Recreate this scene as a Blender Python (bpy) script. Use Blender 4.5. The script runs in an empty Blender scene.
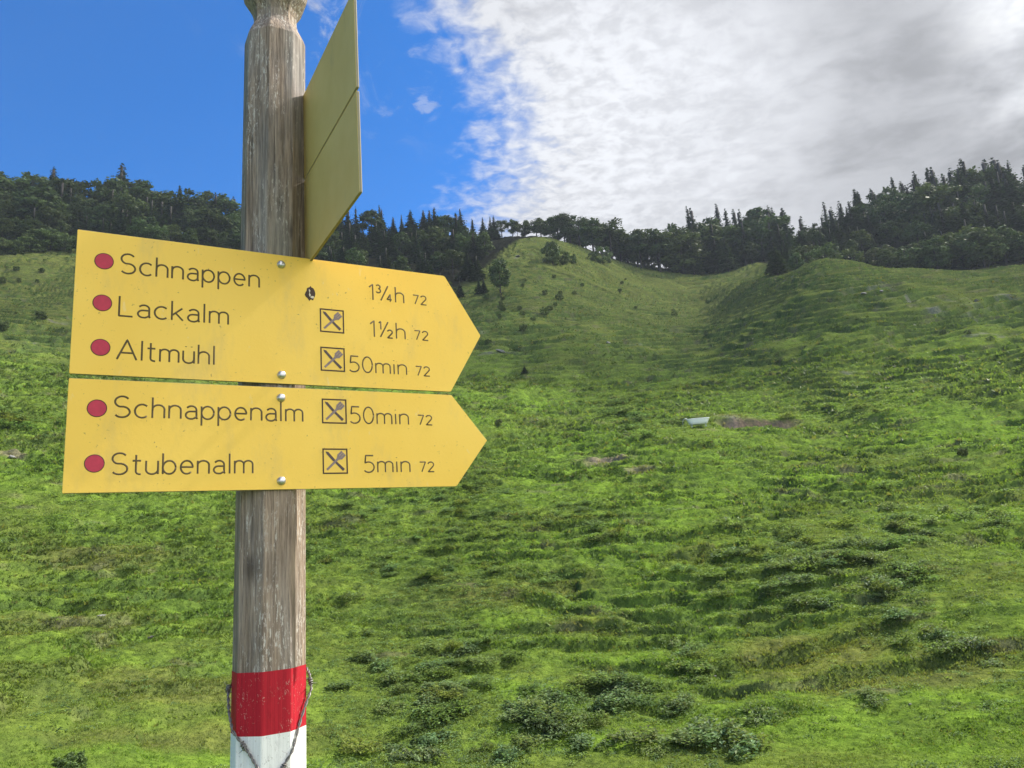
import bpy, bmesh, math, random
import numpy as np
from mathutils import Vector, Matrix, Euler

random.seed(7)
RNG = np.random.default_rng(7)
S = bpy.context.scene
COL = S.collection
R = math.radians

# ------------------------------------------------------------------ camera
PITCH, ROLL, FOC = 0.2255, -0.0737, 769.0
_fw = np.array([0, math.cos(PITCH), math.sin(PITCH)])
_rt = np.array([1.0, 0, 0])
_up = np.cross(_rt, _fw)
CR = math.cos(ROLL) * _rt + math.sin(ROLL) * _up
CU = -math.sin(ROLL) * _rt + math.cos(ROLL) * _up
CF = _fw
cam_d = bpy.data.cameras.new('camera')
cam_d.sensor_width = 36.0
cam_d.lens = 36.0 * FOC / 1024.0
cam_d.clip_start = 0.05
cam_d.clip_end = 3000
cam = bpy.data.objects.new('camera', cam_d)
COL.objects.link(cam)
M3 = Matrix(((CR[0], CU[0], -CF[0]), (CR[1], CU[1], -CF[1]), (CR[2], CU[2], -CF[2])))
cam.matrix_world = M3.to_4x4()
S.camera = cam

# ------------------------------------------------------------------ light
SUN_AZ, SUN_EL = R(28.4), R(46)          # azimuth measured from +X towards +Y
sd = Vector((math.cos(SUN_AZ) * math.cos(SUN_EL), math.sin(SUN_AZ) * math.cos(SUN_EL), math.sin(SUN_EL)))
sun_d = bpy.data.lights.new('sun', 'SUN')
sun_d.energy = 3.6
sun_d.angle = R(0.6)
sun_d.color = (1.0, 0.94, 0.84)
sun = bpy.data.objects.new('sun', sun_d)
COL.objects.link(sun)
sun.rotation_euler = sd.to_track_quat('Z', 'Y').to_euler()
sun.location = (30, 10, 60)

S.view_settings.view_transform = 'Standard'
S.view_settings.look = 'None'
S.view_settings.exposure = 1.35
S.view_settings.gamma = 1
S.view_settings.use_curve_mapping = False
FILL_CLOUD = 1.25         # radiance of the cloud added to fill the sign and post
CLOUD = 0.325        # radiance of a bright cloud

class NT:
    """small helper for node trees"""
    def __init__(s, tree):
        s.t = tree; tree.nodes.clear()
    def n(s, typ, **kw):
        nd = s.t.nodes.new(typ)
        for k, v in kw.items(): setattr(nd, k, v)
        return nd
    def l(s, a, b): s.t.links.new(a, b)
    def val(s, inp, v):
        if isinstance(v, bpy.types.NodeSocket): s.l(v, inp)
        else: inp.default_value = v
    def math(s, op, a, b=0.0, c=0.0, clamp=False):
        nd = s.n('ShaderNodeMath', operation=op); nd.use_clamp = clamp
        s.val(nd.inputs[0], a); s.val(nd.inputs[1], b); s.val(nd.inputs[2], c)
        return nd.outputs[0]
    def noise(s, vec, scale, detail=4, rough=0.55, dist=0.0):
        nd = s.n('ShaderNodeTexNoise')
        nd.inputs['Scale'].default_value = scale; nd.inputs['Detail'].default_value = detail
        nd.inputs['Roughness'].default_value = rough; nd.inputs['Distortion'].default_value = dist
        if vec is not None: s.l(vec, nd.inputs['Vector'])
        return nd.outputs['Fac']
    def mapr(s, v, a, b, c=0.0, d=1.0, smooth=True):
        nd = s.n('ShaderNodeMapRange')
        if smooth: nd.interpolation_type = 'SMOOTHSTEP'
        s.val(nd.inputs[0], v)
        for i, x in enumerate((a, b, c, d)): s.val(nd.inputs[i + 1], x)
        return nd.outputs[0]
    def mix(s, f, a, b, blend='MIX'):
        nd = s.n('ShaderNodeMix', data_type='RGBA', blend_type=blend)
        s.val(nd.inputs[0], f)
        for i, v in ((6, a), (7, b)):
            if isinstance(v, (tuple, list)) and len(v) == 3: v = (*v, 1)
            s.val(nd.inputs[i], v)
        return nd.outputs[2]
    def scale_vec(s, vec, sc):
        nd = s.n('ShaderNodeMapping'); s.l(vec, nd.inputs[0]); nd.inputs['Scale'].default_value = sc
        return nd.outputs[0]

world = bpy.data.worlds.new('World')
S.world = world
world.use_nodes = True
W = NT(world.node_tree)
sky = W.n('ShaderNodeTexSky', sky_type='NISHITA')
sky.sun_disc = False
sky.sun_elevation = SUN_EL
sky.sun_rotation = math.pi / 2 - SUN_AZ
sky.altitude = 1500
sky.air_density = 1.0; sky.dust_density = 0.1; sky.ozone_density = 2.5
hs = W.n('ShaderNodeHueSaturation')
W.l(sky.outputs[0], hs.inputs['Color']); hs.inputs['Saturation'].default_value = 1.36
hs.inputs['Hue'].default_value = 0.507
SKY_STRENGTH = 0.087
skyc = W.mix(1.0, hs.outputs[0], (SKY_STRENGTH,) * 3, 'MULTIPLY')
tc = W.n('ShaderNodeTexCoord')
sx = W.n('ShaderNodeSeparateXYZ'); W.l(tc.outputs['Generated'], sx.inputs[0])
X_, Y_, Z_ = sx.outputs
azn = W.math('ARCTAN2', X_, Y_)
eln = W.math('ARCSINE', Z_)
zz = W.math('ADD', W.math('MAXIMUM', Z_, 0.0), 0.10)
cv = W.n('ShaderNodeCombineXYZ')
W.l(W.math('DIVIDE', X_, zz), cv.inputs[0]); W.l(W.math('DIVIDE', Y_, zz), cv.inputs[1])
P_ = cv.outputs[0]
# edge of the cloud field: azimuth (rad) as a function of elevation (rad)
fc = W.n('ShaderNodeFloatCurve')
cu = fc.mapping.curves[0]
pts = [(0.0, 0.42), (0.36, 0.42), (0.42, 0.445), (0.47, 0.475), (0.53, 0.492), (0.58, 0.488), (0.64, 0.455), (0.69, 0.405), (0.80, 0.32), (1.0, 0.2)]
while len(cu.points) < len(pts): cu.points.new(0.5, 0.5)
for p, (a, b) in zip(cu.points, pts): p.location = (a, b)
fc.mapping.update()
W.l(eln, fc.inputs['Value'])
edge = W.math('SUBTRACT', fc.outputs[0], 0.5)
dist = W.math('SUBTRACT', azn, edge)
n_big = W.noise(P_, 2.2, 5, 0.6)
n_rip = W.noise(W.scale_vec(P_, (1.0, 1.2, 1)), 19, 4, 0.55, 0.4)
n_fine = W.noise(P_, 45, 3, 0.6, 0.4)
n_soft = W.noise(W.scale_vec(P_, (1.0, 1.1, 1)), 4.0, 6, 0.52, 0.5)
wob = W.math('MULTIPLY_ADD', W.math('SUBTRACT', n_rip, 0.5), 0.24, W.math('MULTIPLY', W.math('SUBTRACT', n_big, 0.5), 0.10))
wob = W.math('MULTIPLY_ADD', W.math('SUBTRACT', n_fine, 0.5), 0.05, wob)
mask = W.mapr(W.math('ADD', dist, wob), -0.06, 0.11)
# thin wisps over the blue near the top of the view
n_w = W.noise(W.scale_vec(P_, (1.4, 1.0, 1)), 6.5, 7, 0.66, 1.2)
wisp = W.math('MULTIPLY', W.mapr(n_w, 0.50, 0.75), W.mapr(eln, 0.50, 0.68))
wisp = W.math('MULTIPLY', wisp, W.math('MULTIPLY', W.mapr(dist, -0.40, -0.12), 0.75))
# small cloudlet in the blue
dx = W.math('DIVIDE', W.math('SUBTRACT', azn, -0.095), 0.022); dy = W.math('DIVIDE', W.math('SUBTRACT', eln, 0.578), 0.012)
rr = W.math('ADD', W.math('MULTIPLY', dx, dx), W.math('MULTIPLY', dy, dy))
puff = W.math('MULTIPLY', W.mapr(W.math('ADD', rr, W.math('MULTIPLY', W.math('SUBTRACT', n_fine, 0.5), 3.5)), 0.0, 1.0, 1, 0), 0.32)
mask = W.math('MAXIMUM', W.math('MAXIMUM', mask, wisp), puff, clamp=True)
# brightness: rippled and white by the edge, smooth and grey further right
far = W.mapr(dist, 0.12, 0.50)
rip = W.mapr(W.math('ADD', W.math('MULTIPLY', n_rip, 0.72), W.math('MULTIPLY', n_fine, 0.28)), 0.36, 0.61, 0.76, 1.02)
soft = W.mapr(W.math('MULTIPLY_ADD', n_rip, 0.22, W.math('MULTIPLY', n_soft, 0.78)), 0.36, 0.62, 0.62, 0.88)
soft = W.math('MULTIPLY', soft, W.mapr(dist, 0.26, 0.66, 1.12, 0.74))
b_ = W.n('ShaderNodeMix', data_type='FLOAT'); W.l(far, b_.inputs[0]); W.l(rip, b_.inputs[2]); W.l(soft, b_.inputs[3])
ga, ge = 0.235, 0.555                      # the brightest part of the cloud
gx = W.math('DIVIDE', W.math('SUBTRACT', azn, ga), 0.20); gy = W.math('DIVIDE', W.math('SUBTRACT', eln, ge), 0.16)
glow = W.mapr(W.math('ADD', W.math('MULTIPLY', gx, gx), W.math('MULTIPLY', gy, gy)), 0.0, 1.8, 0.17, 0.0)
bri = W.math('MULTIPLY', W.math('ADD', b_.outputs[0], glow), CLOUD)
cb = W.n('ShaderNodeCombineColor')
W.l(W.math('MULTIPLY', bri, 0.965), cb.inputs[0]); W.l(W.math('MULTIPLY', bri, 0.985), cb.inputs[1]); W.l(W.math('MULTIPLY', bri, 1.04), cb.inputs[2])
fin = W.mix(mask, skyc, cb.outputs[0])
# added bright cloud, mostly outside the view, to fill the sign and post
n_bk = W.noise(W.scale_vec(tc.outputs['Generated'], (1, 1, 1.8)), 2.6, 6, 0.6)
bk = W.math('MULTIPLY', W.mapr(n_bk, 0.36, 0.56), W.mapr(W.math('COSINE', W.math('SUBTRACT', azn, R(106))), 0.25, 0.60))
bk = W.math('MULTIPLY', bk, W.mapr(eln, -0.05, 0.06))
bkc = W.mix(W.mapr(n_bk, 0.40, 0.75), (FILL_CLOUD * .8, FILL_CLOUD * .82, FILL_CLOUD * .86), (FILL_CLOUD * 1.15, FILL_CLOUD * 1.13, FILL_CLOUD * 1.08))
fin = W.mix(bk, fin, bkc)
bg = W.n('ShaderNodeBackground'); W.l(fin, bg.inputs[0]); bg.inputs[1].default_value = 1.0
wo = W.n('ShaderNodeOutputWorld'); W.l(bg.outputs[0], wo.inputs[0])

# ------------------------------------------------------------------ helpers
def tag(o, label=None, cat=None, group=None, kind=None):
    if label: o['label'] = label
    if cat: o['category'] = cat
    if group: o['group'] = group
    if kind: o['kind'] = kind
    return o

def empty(name, loc=(0, 0, 0), rot=(0, 0, 0), scale=1.0, parent=None):
    o = bpy.data.objects.new(name, None); COL.objects.link(o)
    o.empty_display_size = 0.1
    o.location = loc; o.rotation_euler = rot
    o.scale = (scale,) * 3 if not hasattr(scale, '__len__') else scale
    if parent: o.parent = parent
    return o

def link_mesh(name, me, parent=None, mat=None):
    o = bpy.data.objects.new(name, me); COL.objects.link(o)
    if mat and not me.materials: me.materials.append(mat)
    if parent: o.parent = parent
    return o

def np_mesh(name, verts, faces, mat=None, smooth=False, vcol=None, fcol=None):
    """verts (n,3), faces (m,k) arrays; optional colours per vertex / per face"""
    me = bpy.data.meshes.new(name)
    verts = np.ascontiguousarray(verts, dtype=np.float32); faces = np.ascontiguousarray(faces, dtype=np.int32)
    nf, k = faces.shape
    me.vertices.add(len(verts)); me.vertices.foreach_set('co', verts.ravel())
    me.loops.add(nf * k); me.loops.foreach_set('vertex_index', faces.ravel())
    me.polygons.add(nf)
    me.polygons.foreach_set('loop_start', np.arange(0, nf * k, k, dtype=np.int32))
    me.polygons.foreach_set('loop_total', np.full(nf, k, dtype=np.int32))
    me.polygons.foreach_set('use_smooth', np.full(nf, smooth, dtype=bool))
    if mat: me.materials.append(mat)
    me.update(calc_edges=True)
    if vcol is not None:
        a = me.color_attributes.new('tint', 'FLOAT_COLOR', 'POINT')
        a.data.foreach_set('color', np.concatenate([vcol, np.ones((len(vcol), 1))], 1).astype(np.float32).ravel())
    return me

def bm_mesh(name, bm, mat, smooth=False):
    me = bpy.data.meshes.new(name); bm.to_mesh(me); bm.free()
    if smooth:
        for p in me.polygons: p.use_smooth = True
    me.materials.append(mat)
    return me

def tube_np(path, rad, k=6, squash=None, cap=True):
    """tube along path; squash=(axis, factor) flattens the section along a direction"""
    path = np.asarray(path, float); n = len(path)
    rad = np.full(n, rad) if np.isscalar(rad) else np.asarray(rad)
    tang = np.gradient(path, axis=0); tang /= np.linalg.norm(tang, axis=1)[:, None] + 1e-12
    ref = np.array(squash[0], float) if squash else np.array([0.13, 0.27, 0.95])
    V = []
    for i in range(n):
        a = ref - tang[i] * (ref @ tang[i])
        if np.linalg.norm(a) < 1e-4: a = np.cross(tang[i], [1, 0, 0])
        a /= np.linalg.norm(a); b = np.cross(tang[i], a)
        for j in range(k):
            t = 2 * math.pi * j / k
            V.append(path[i] + rad[i] * ((squash[1] if squash else 1) * math.sin(t) * a + math.cos(t) * b))
    F = []
    for i in range(n - 1):
        for j in range(k):
            F.append((i * k + j, i * k + (j + 1) % k, (i + 1) * k + (j + 1) % k, (i + 1) * k + j))
    return V, F

class MB:
    """collects quads/ngons of one mesh"""
    def __init__(s): s.v = []; s.f = []
    def add(s, V, F):
        o = len(s.v); s.v += [tuple(map(float, x)) for x in V]; s.f += [tuple(i + o for i in f) for f in F]
    def tube(s, path, rad, k=6, squash=None):
        V, F = tube_np(path, rad, k, squash); n = len(path)
        F += [tuple(range(k))[::-1], tuple((n - 1) * k + j for j in range(k))]
        s.add(V, F)
    def build(s, name, mat, parent=None, smooth=False):
        me = bpy.data.meshes.new(name); me.from_pydata(s.v, [], s.f); me.update()
        bm = bmesh.new(); bm.from_mesh(me); bmesh.ops.recalc_face_normals(bm, faces=bm.faces); bm.to_mesh(me); bm.free()
        if smooth:
            for p in me.polygons: p.use_smooth = True
        me.materials.append(mat)
        return link_mesh(name, me, parent)

# ---- vectorised gradient noise
def _hash(ix, iy, seed):
    h = (ix.astype(np.int64) * 374761393 + iy.astype(np.int64) * 668265263 + seed * 1442695041) & 0xFFFFFFFF
    h = ((h ^ (h >> 13)) * 1274126177) & 0xFFFFFFFF
    return (h ^ (h >> 16)) & 0xFFFF
def pnoise(x, y, seed=0):
    x = np.asarray(x, np.float32); y = np.asarray(y, np.float32)
    ix = np.floor(x); iy = np.floor(y); fx = x - ix; fy = y - iy
    ix = ix.astype(np.int32); iy = iy.astype(np.int32)
    u0 = int(ix.min()); v0_ = int(iy.min()); ix -= u0; iy -= v0_
    tx, ty = np.meshgrid(np.arange(u0, u0 + int(ix.max()) + 2), np.arange(v0_, v0_ + int(iy.max()) + 2), indexing='ij')
    ang_ = _hash(tx, ty, seed) * (2 * math.pi / 65536.0)
    gx_ = np.cos(ang_).astype(np.float32); gy_ = np.sin(ang_).astype(np.float32)
    u = fx * fx * fx * (fx * (fx * 6 - 15) + 10); v = fy * fy * fy * (fy * (fy * 6 - 15) + 10)
    def g(dx, dy):
        return gx_[ix + dx, iy + dy] * (fx - dx) + gy_[ix + dx, iy + dy] * (fy - dy)
    a = g(0, 0) * (1 - u) + g(1, 0) * u; b = g(0, 1) * (1 - u) + g(1, 1) * u
    return (a * (1 - v) + b * v) * 1.5
def fbm(x, y, seed=0, octs=4, gain=0.5):
    s = 0; a = 1
    for o in range(octs):
        s = s + a * pnoise(x, y, seed + o * 17); x = x * 2.03 + 3.1; y = y * 2.03 + 1.7; a *= gain
    return s
def sstep(a, b, x):
    t = np.clip((x - a) / (b - a), 0, 1); return t * t * (3 - 2 * t)

def pchip(x, y, xq):
    x = np.asarray(x, float); y = np.asarray(y, float)
    h = np.diff(x); d = np.diff(y) / h; m = np.zeros_like(y)
    s = d[:-1] * d[1:] > 0
    w1 = 2 * h[1:] + h[:-1]; w2 = h[1:] + 2 * h[:-1]
    with np.errstate(divide='ignore', invalid='ignore'):
        hm = (w1 + w2) / (w1 / d[:-1] + w2 / d[1:])
    m[1:-1] = np.where(s, hm, 0); m[0] = d[0]; m[-1] = d[-1]
    i = np.clip(np.searchsorted(x, xq) - 1, 0, len(x) - 2)
    t = np.clip((xq - x[i]) / h[i], 0, 1)
    return ((1 + 2 * t) * (1 - t) ** 2 * y[i] + t * (1 - t) ** 2 * h[i] * m[i] + t * t * (3 - 2 * t) * y[i + 1] + t * t * (t - 1) * h[i] * m[i + 1])

def look(px, py):
    """bearing and elevation of a direction measured in the photograph"""
    d = (px - 512) / FOC * CR - (py - 384) / FOC * CU + CF
    return math.atan2(d[0], d[1]), math.atan2(d[2], math.hypot(d[0], d[1]))

# ------------------------------------------------------------------ materials
def pmat(name):
    m = bpy.data.materials.new(name); m.use_nodes = True
    t = NT(m.node_tree)
    out = t.n('ShaderNodeOutputMaterial'); b = t.n('ShaderNodeBsdfPrincipled')
    t.l(b.outputs[0], out.inputs[0])
    return m, t, b, out

def simple(name, col, rough=0.6, metal=0.0, var=0.15, scale=20, bump=0.0):
    m, t, b, o = pmat(name)
    c = t.n('ShaderNodeTexCoord').outputs['Object']
    f = t.noise(c, scale, 4)
    t.l(t.mix(f, tuple(x * (1 - var) for x in col), tuple(min(1, x * (1 + var)) for x in col)), b.inputs['Base Color'])
    b.inputs['Roughness'].default_value = rough; b.inputs['Metallic'].default_value = metal
    if bump:
        bp = t.n('ShaderNodeBump'); bp.inputs['Strength'].default_value = bump; bp.inputs['Distance'].default_value = 0.01
        t.l(t.noise(c, scale * 3, 4), bp.inputs['Height']); t.l(bp.outputs[0], b.inputs['Normal'])
    return m

def leaf_mat(name, trans=0.35, objvar=0.0, rough=0.55, base=None):
    """leaf colour: from the mesh's tint attribute, with object-to-object variety"""
    m = bpy.data.materials.new(name); m.use_nodes = True
    t = NT(m.node_tree)
    out = t.n('ShaderNodeOutputMaterial')
    at = t.n('ShaderNodeAttribute', attribute_name='tint')
    col = at.outputs['Color']
    if objvar:
        oi = t.n('ShaderNodeObjectInfo')
        h = t.n('ShaderNodeHueSaturation')
        t.l(t.mapr(oi.outputs['Random'], 0, 1, 0.475, 0.515, False), h.inputs['Hue'])
        w2 = t.math('FRACT', t.math('MULTIPLY', oi.outputs['Random'], 17.37))
        t.l(t.mapr(w2, 0, 1, 1 - objvar, 1 + objvar, False), h.inputs['Value'])
        t.l(col, h.inputs['Color']); col = h.outputs[0]
    p = t.n('ShaderNodeBsdfPrincipled'); t.l(col, p.inputs['Base Color']); p.inputs['Roughness'].default_value = rough
    p.inputs['Specular IOR Level'].default_value = 0.12
    tr = t.n('ShaderNodeBsdfTranslucent'); t.l(t.mix(1.0, col, (1.25, 1.25, 0.7), 'MULTIPLY'), tr.inputs[0])
    mx = t.n('ShaderNodeMixShader'); mx.inputs[0].default_value = trans
    t.l(p.outputs[0], mx.inputs[1]); t.l(tr.outputs[0], mx.inputs[2]); t.l(mx.outputs[0], out.inputs[0])
    return m

# ground
m_ground, t, b, o_ = pmat('pasture')
at = t.n('ShaderNodeAttribute', attribute_name='tint')
geo = t.n('ShaderNodeNewGeometry')
f1 = t.noise(geo.outputs['Position'], 5.0, 6, 0.65)
f2 = t.noise(geo.outputs['Position'], 0.9, 4, 0.6)
c1 = t.mix(t.mapr(f1, 0.30, 0.70), (0.66, 0.70, 0.75), (1.30, 1.25, 1.18))
c2 = t.mix(t.mapr(f2, 0.32, 0.68), (0.82, 0.80, 0.9), (1.14, 1.16, 1.0))
cc = t.mix(1.0, t.mix(1.0, at.outputs['Color'], c1, 'MULTIPLY'), c2, 'MULTIPLY')
t.l(cc, b.inputs['Base Color']); b.inputs['Roughness'].default_value = 1.0; b.inputs['Specular IOR Level'].default_value = 0.0
bp = t.n('ShaderNodeBump'); bp.inputs['Strength'].default_value = 0.9; bp.inputs['Distance'].default_value = 0.12
t.l(t.noise(geo.outputs['Position'], 7, 5, 0.7), bp.inputs['Height']); t.l(bp.outputs[0], b.inputs['Normal'])

m_grass = leaf_mat('grass_blades', 0.48)
m_weed = leaf_mat('weed_leaves', 0.42, 0.15)
m_weedfar = leaf_mat('low_weed_leaves', 0.42)
m_spruce = leaf_mat('spruce_needles', 0.12, 0.22)
m_beech = leaf_mat('beech_leaves', 0.25, 0.25)
m_shrub = leaf_mat('shrub_leaves', 0.25, 0.2)
m_bark = simple('bark', (0.034, 0.029, 0.024), 0.9, 0, 0.4, 3)
m_rock = simple('limestone', (0.17, 0.168, 0.16), 0.9, 0, 0.35, 2.5, 0.5)

# ------------------------------------------------------------------ terrain
# Shape of the hill by bearing: distance of each contour along twelve sections, from the eye outwards
cols = [-150, 0, 120, 250, 380, 470, 525, 580, 640, 700, 760, 820, 880, 950, 1024, 1180]
def row(y, r): return [(x, yy, rr) for x, yy, rr in zip(cols, y if hasattr(y, '__len__') else [y] * 16, r if hasattr(r, '__len__') else [r] * 16)]
layers = [
    row(930, 8.6),
    row(768, 16.3),
    row(680, 21),
    row(600, 28),
    row(520, 39),
    row(460, 54),
    row(425, [64, 64, 64, 65, 66, 67, 68, 68, 68, 68, 68, 68, 67, 66, 66, 66]),
    row([378, 377, 380, 380, 380, 380, 380, 380, 382, 385, 384, 382, 380, 380, 380, 380], [82, 82, 86, 90, 92, 92, 92, 92, 93, 92, 88, 85, 84, 84, 84, 84]),
    row([335, 340, 338, 335, 333, 330, 325, 325, 330, 338, 333, 325, 325, 325, 325, 325], [124, 122, 124, 126, 126, 124, 126, 130, 138, 138, 113, 106, 104, 105, 106, 106]),
    row([295, 295, 295, 296, 300, 300, 280, 285, 296, 303, 303, 287, 288, 292, 290, 288], [160, 158, 158, 160, 158, 156, 166, 174, 190, 196, 140, 126, 125, 128, 130, 130]),
    row([262, 250, 250, 255, 270, 262, 237, 246, 266, 271, 282, 260, 266, 272, 268, 262], [200, 195, 195, 190, 180, 195, 212, 222, 238, 240, 157, 150, 152, 155, 158, 160]),
    row([250, 240, 243, 248, 255, 250, 237.5, 247, 266, 270, 279, 268, 271, 270, 262, 250], [222, 220, 220, 218, 210, 218, 226, 234, 246, 250, 196, 185, 185, 190, 195, 200]),
    row([232, 228, 232, 240, 240, 240, 239, 249, 267, 270, 268, 252, 240, 234, 230, 222], [252, 250, 250, 246, 245, 245, 245, 248, 258, 260, 248, 246, 256, 262, 266, 272]),
]
A_, L_, E_ = [], [], []
for ly in layers:
    a, e, l = [], [], []
    for x, y, r in ly:
        aa, ee = look(x, y); a.append(aa); e.append(ee); l.append(math.log(r))
    A_.append(np.array(a)); E_.append(np.array(e)); L_.append(np.array(l))

az_f = np.radians(np.arange(-41, 43.001, 0.082))
az_c1 = np.radians(np.linspace(-180, -41, 60))[:-1]; az_c2 = np.radians(np.linspace(43, 180, 60))[1:]
AZ = np.concatenate([az_c1, az_f, az_c2])
LR = np.concatenate([np.log(np.linspace(0.15, 7.5, 24)), np.arange(math.log(8.0), math.log(82), 0.0031), np.arange(math.log(82), math.log(178), 0.0021), np.arange(math.log(178), math.log(275), 0.0040), np.log(np.linspace(285, 600, 10))])
RR = np.exp(LR)
nA, nR = len(AZ), len(LR)
EL = np.zeros((nA, nR))
lay_e = np.array([pchip(A_[k], E_[k], np.clip(AZ, A_[k][0], A_[k][-1])) for k in range(len(layers))])
lay_l = np.array([pchip(A_[k], L_[k], np.clip(AZ, A_[k][0], A_[k][-1])) for k in range(len(layers))])
ZB = np.zeros((nA, nR))
H_EYE = 1.65
for i in range(nA):
    lr = lay_l[:, i]; z = np.exp(lr) * np.tan(lay_e[:, i])
    x = np.concatenate([[0.0, 1.2, 4.0], np.exp(lr), [345, 640]])
    y = np.concatenate([[-H_EYE, -1.72, -2.15], z, [z[-1] - 12, z[-1] - 90]])
    ZB[i] = pchip(x, y, RR)
def box(a, n, ax):
    p = [(0, 0), (0, 0)]; p[ax] = (n // 2 + 1, n - 1 - n // 2)
    c = np.cumsum(np.pad(a, p, mode='edge'), axis=ax)
    return (c[n:] - c[:-n]) / n if ax == 0 else (c[:, n:] - c[:, :-n]) / n
c0, c1_ = len(az_c1), len(az_c1) + len(az_f)
sm = box(box(ZB[c0:c1_], 25, 0), 13, 1); sm = box(box(sm, 25, 0), 13, 1)
ZB[c0:c1_] = sm
# behind the viewer the meadow runs gently downhill instead
bw = sstep(R(55), R(110), np.abs(AZ))[:, None]
ZB = ZB * (1 - bw) + bw * (-H_EYE - 0.10 * RR[None, :])
XG = RR[None, :] * np.sin(AZ)[:, None]; YG = RR[None, :] * np.cos(AZ)[:, None]
GR = np.repeat(RR[None, :], nA, 0)

amp = np.clip(GR / 40, 0.25, 2.2)
Z = ZB + 0.55 * sstep(6, 25, GR) * amp * fbm(XG / 17, YG / 17, 3, 3) * np.where(GR > 140, 0.6, 1)
Z_SOFT = Z.copy()
Z += 0.16 * sstep(6, 14, GR) * (1 - 0.65 * sstep(80, 120, GR)) * fbm(XG / 3.8, YG / 3.4, 11, 3) * np.clip(amp, 0.6, 1.3)
# cattle terraces following the contours: flat treads, steep risers
warp = 1.5 * fbm(XG / 19, YG / 13, 21, 3) + 0.40 * fbm(XG / 6.0, YG / 3.2, 23, 2)
warp = warp * (1 - 0.35 * sstep(80, 120, GR))
step = 0.60 + 0.42 * sstep(60, 150, GR)
q = Z / step + warp
fr = q - np.floor(q)
saw = sstep(0.76, 0.98, fr) - fr                     # tread then riser
tm = sstep(-0.55, 0.15, fbm(XG / 10, YG / 8, 31, 3)) * sstep(14, 24, GR)
terr = saw * step * (0.25 + 0.75 * tm) * (0.52 + 0.43 * sstep(38, 62, GR)) * sstep(14, 20, GR) * (1 + 0.7 * sstep(85, 120, GR))
Z += terr
# a second, finer set of cattle paths
q2 = Z / 0.37 + 1.0 * fbm(XG / 11, YG / 6, 33, 3)
fr2 = q2 - np.floor(q2)
t2 = sstep(-0.1, 0.4, fbm(XG / 6, YG / 5, 35, 2)) * sstep(14, 20, GR) * (1 - sstep(70, 95, GR))
Z += (sstep(0.70, 0.97, fr2) - fr2) * 0.37 * 0.7 * t2
# hummocks
hum = fbm(XG / 0.9, YG / 0.75, 41, 3)
Z += (0.060 + 0.040 * tm) * hum * np.clip(GR / 22, 0.3, 1.9) * (1 - 0.6 * sstep(75, 115, GR))
hum2 = fbm(XG / 2.2, YG / 1.3, 47, 2)
Z += 0.07 * hum2 * np.clip(GR / 30, 0.3, 1.7) * (1 - 0.6 * sstep(75, 115, GR))

def on_ground(az, lr):
    """bilinear height of the finished terrain"""
    i = np.clip(np.searchsorted(AZ, az) - 1, 0, nA - 2); j = np.clip(np.searchsorted(LR, lr) - 1, 0, nR - 2)
    s = (az - AZ[i]) / (AZ[i + 1] - AZ[i]); t_ = np.clip((lr - LR[j]) / (LR[j + 1] - LR[j]), 0, 1)
    return (Z[i, j] * (1 - s) + Z[i + 1, j] * s) * (1 - t_) + (Z[i, j + 1] * (1 - s) + Z[i + 1, j + 1] * s) * t_
def grid_at(G, az, lr):
    i = np.clip(np.searchsorted(AZ, az) - 1, 0, nA - 2); j = np.clip(np.searchsorted(LR, lr) - 1, 0, nR - 2)
    return G[i, j]
def spot(px, py):
    """the first place on the hill seen in that direction: bearing, distance, height"""
    a, e = look(px, py)
    i = int(np.clip(np.searchsorted(AZ, a), 1, nA - 1))
    el = np.arctan2(Z[i], RR)
    k = np.argmax((el >= e) & (RR > 6))
    if k == 0: k = nR - 12
    return a, RR[k], Z[i, k]

# bare earth bank cut into the slope
soil = np.zeros_like(Z)
a0, r0, _ = spot(706, 427); a1, r1, _ = spot(800, 424)
pos = (AZ[:, None] - a0) / (a1 - a0)
prof = sstep(0.02, 0.30, pos) * (1 - sstep(0.80, 1.12, pos))
rb = (r0 + (r1 - r0) * np.clip(pos, 0, 1)) + 1.3 + 0.25 * pnoise(pos * 5, GR * 0 + 1.5, 5)
dd = rb - GR
cut = np.where(dd > 0, np.exp(-(dd / 2.2) ** 2), np.exp(-(dd / 0.25) ** 2)) * prof
flat = sstep(-0.25, 0.1, pos) * (1 - sstep(0.95, 1.3, pos)) * np.exp(-(dd / 3.2) ** 2)
Z = Z * (1 - flat) + Z_SOFT * flat
Z -= 0.95 * cut
Z += 0.10 * prof * np.exp(-((dd + 0.9) / 0.8) ** 2)
bank = prof * sstep(-0.50, -0.30, dd) * (1 - sstep(0.1, 0.7, dd))
soil = np.maximum(soil, bank)
def patch(px, py, wx, wy, G, val=1.0, soft=0.6):
    """irregular patch on the hill, wx/wy in metres across and up the slope"""
    a, r, _ = spot(px, py)
    x0, y0 = r * math.sin(a), r * math.cos(a)
    ca, sa = math.cos(a), math.sin(a); m_ = 1.8 * max(wx, wy)
    i0, i1 = np.searchsorted(AZ, [a - m_ / r, a + m_ / r]); j0, j1 = np.searchsorted(RR, [r - m_, r + m_])
    b_ = (slice(max(i0, 0), i1 + 1), slice(max(j0, 0), j1 + 1))
    xg, yg = XG[b_], YG[b_]
    u = (xg - x0) * ca - (yg - y0) * sa; v = (xg - x0) * sa + (yg - y0) * ca
    d = np.sqrt((u / wx) ** 2 + (v / wy) ** 2) + 0.35 * fbm(xg / (wx * 0.5 + .5), yg / (wy * 0.6 + .5), int(px) % 97, 3)
    G[b_] = np.maximum(G[b_], val * (1 - sstep(1 - soft, 1 + soft * 0.3, d)))
patch(607, 463, 2.2, 1.6, soil, 0.8)
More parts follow.
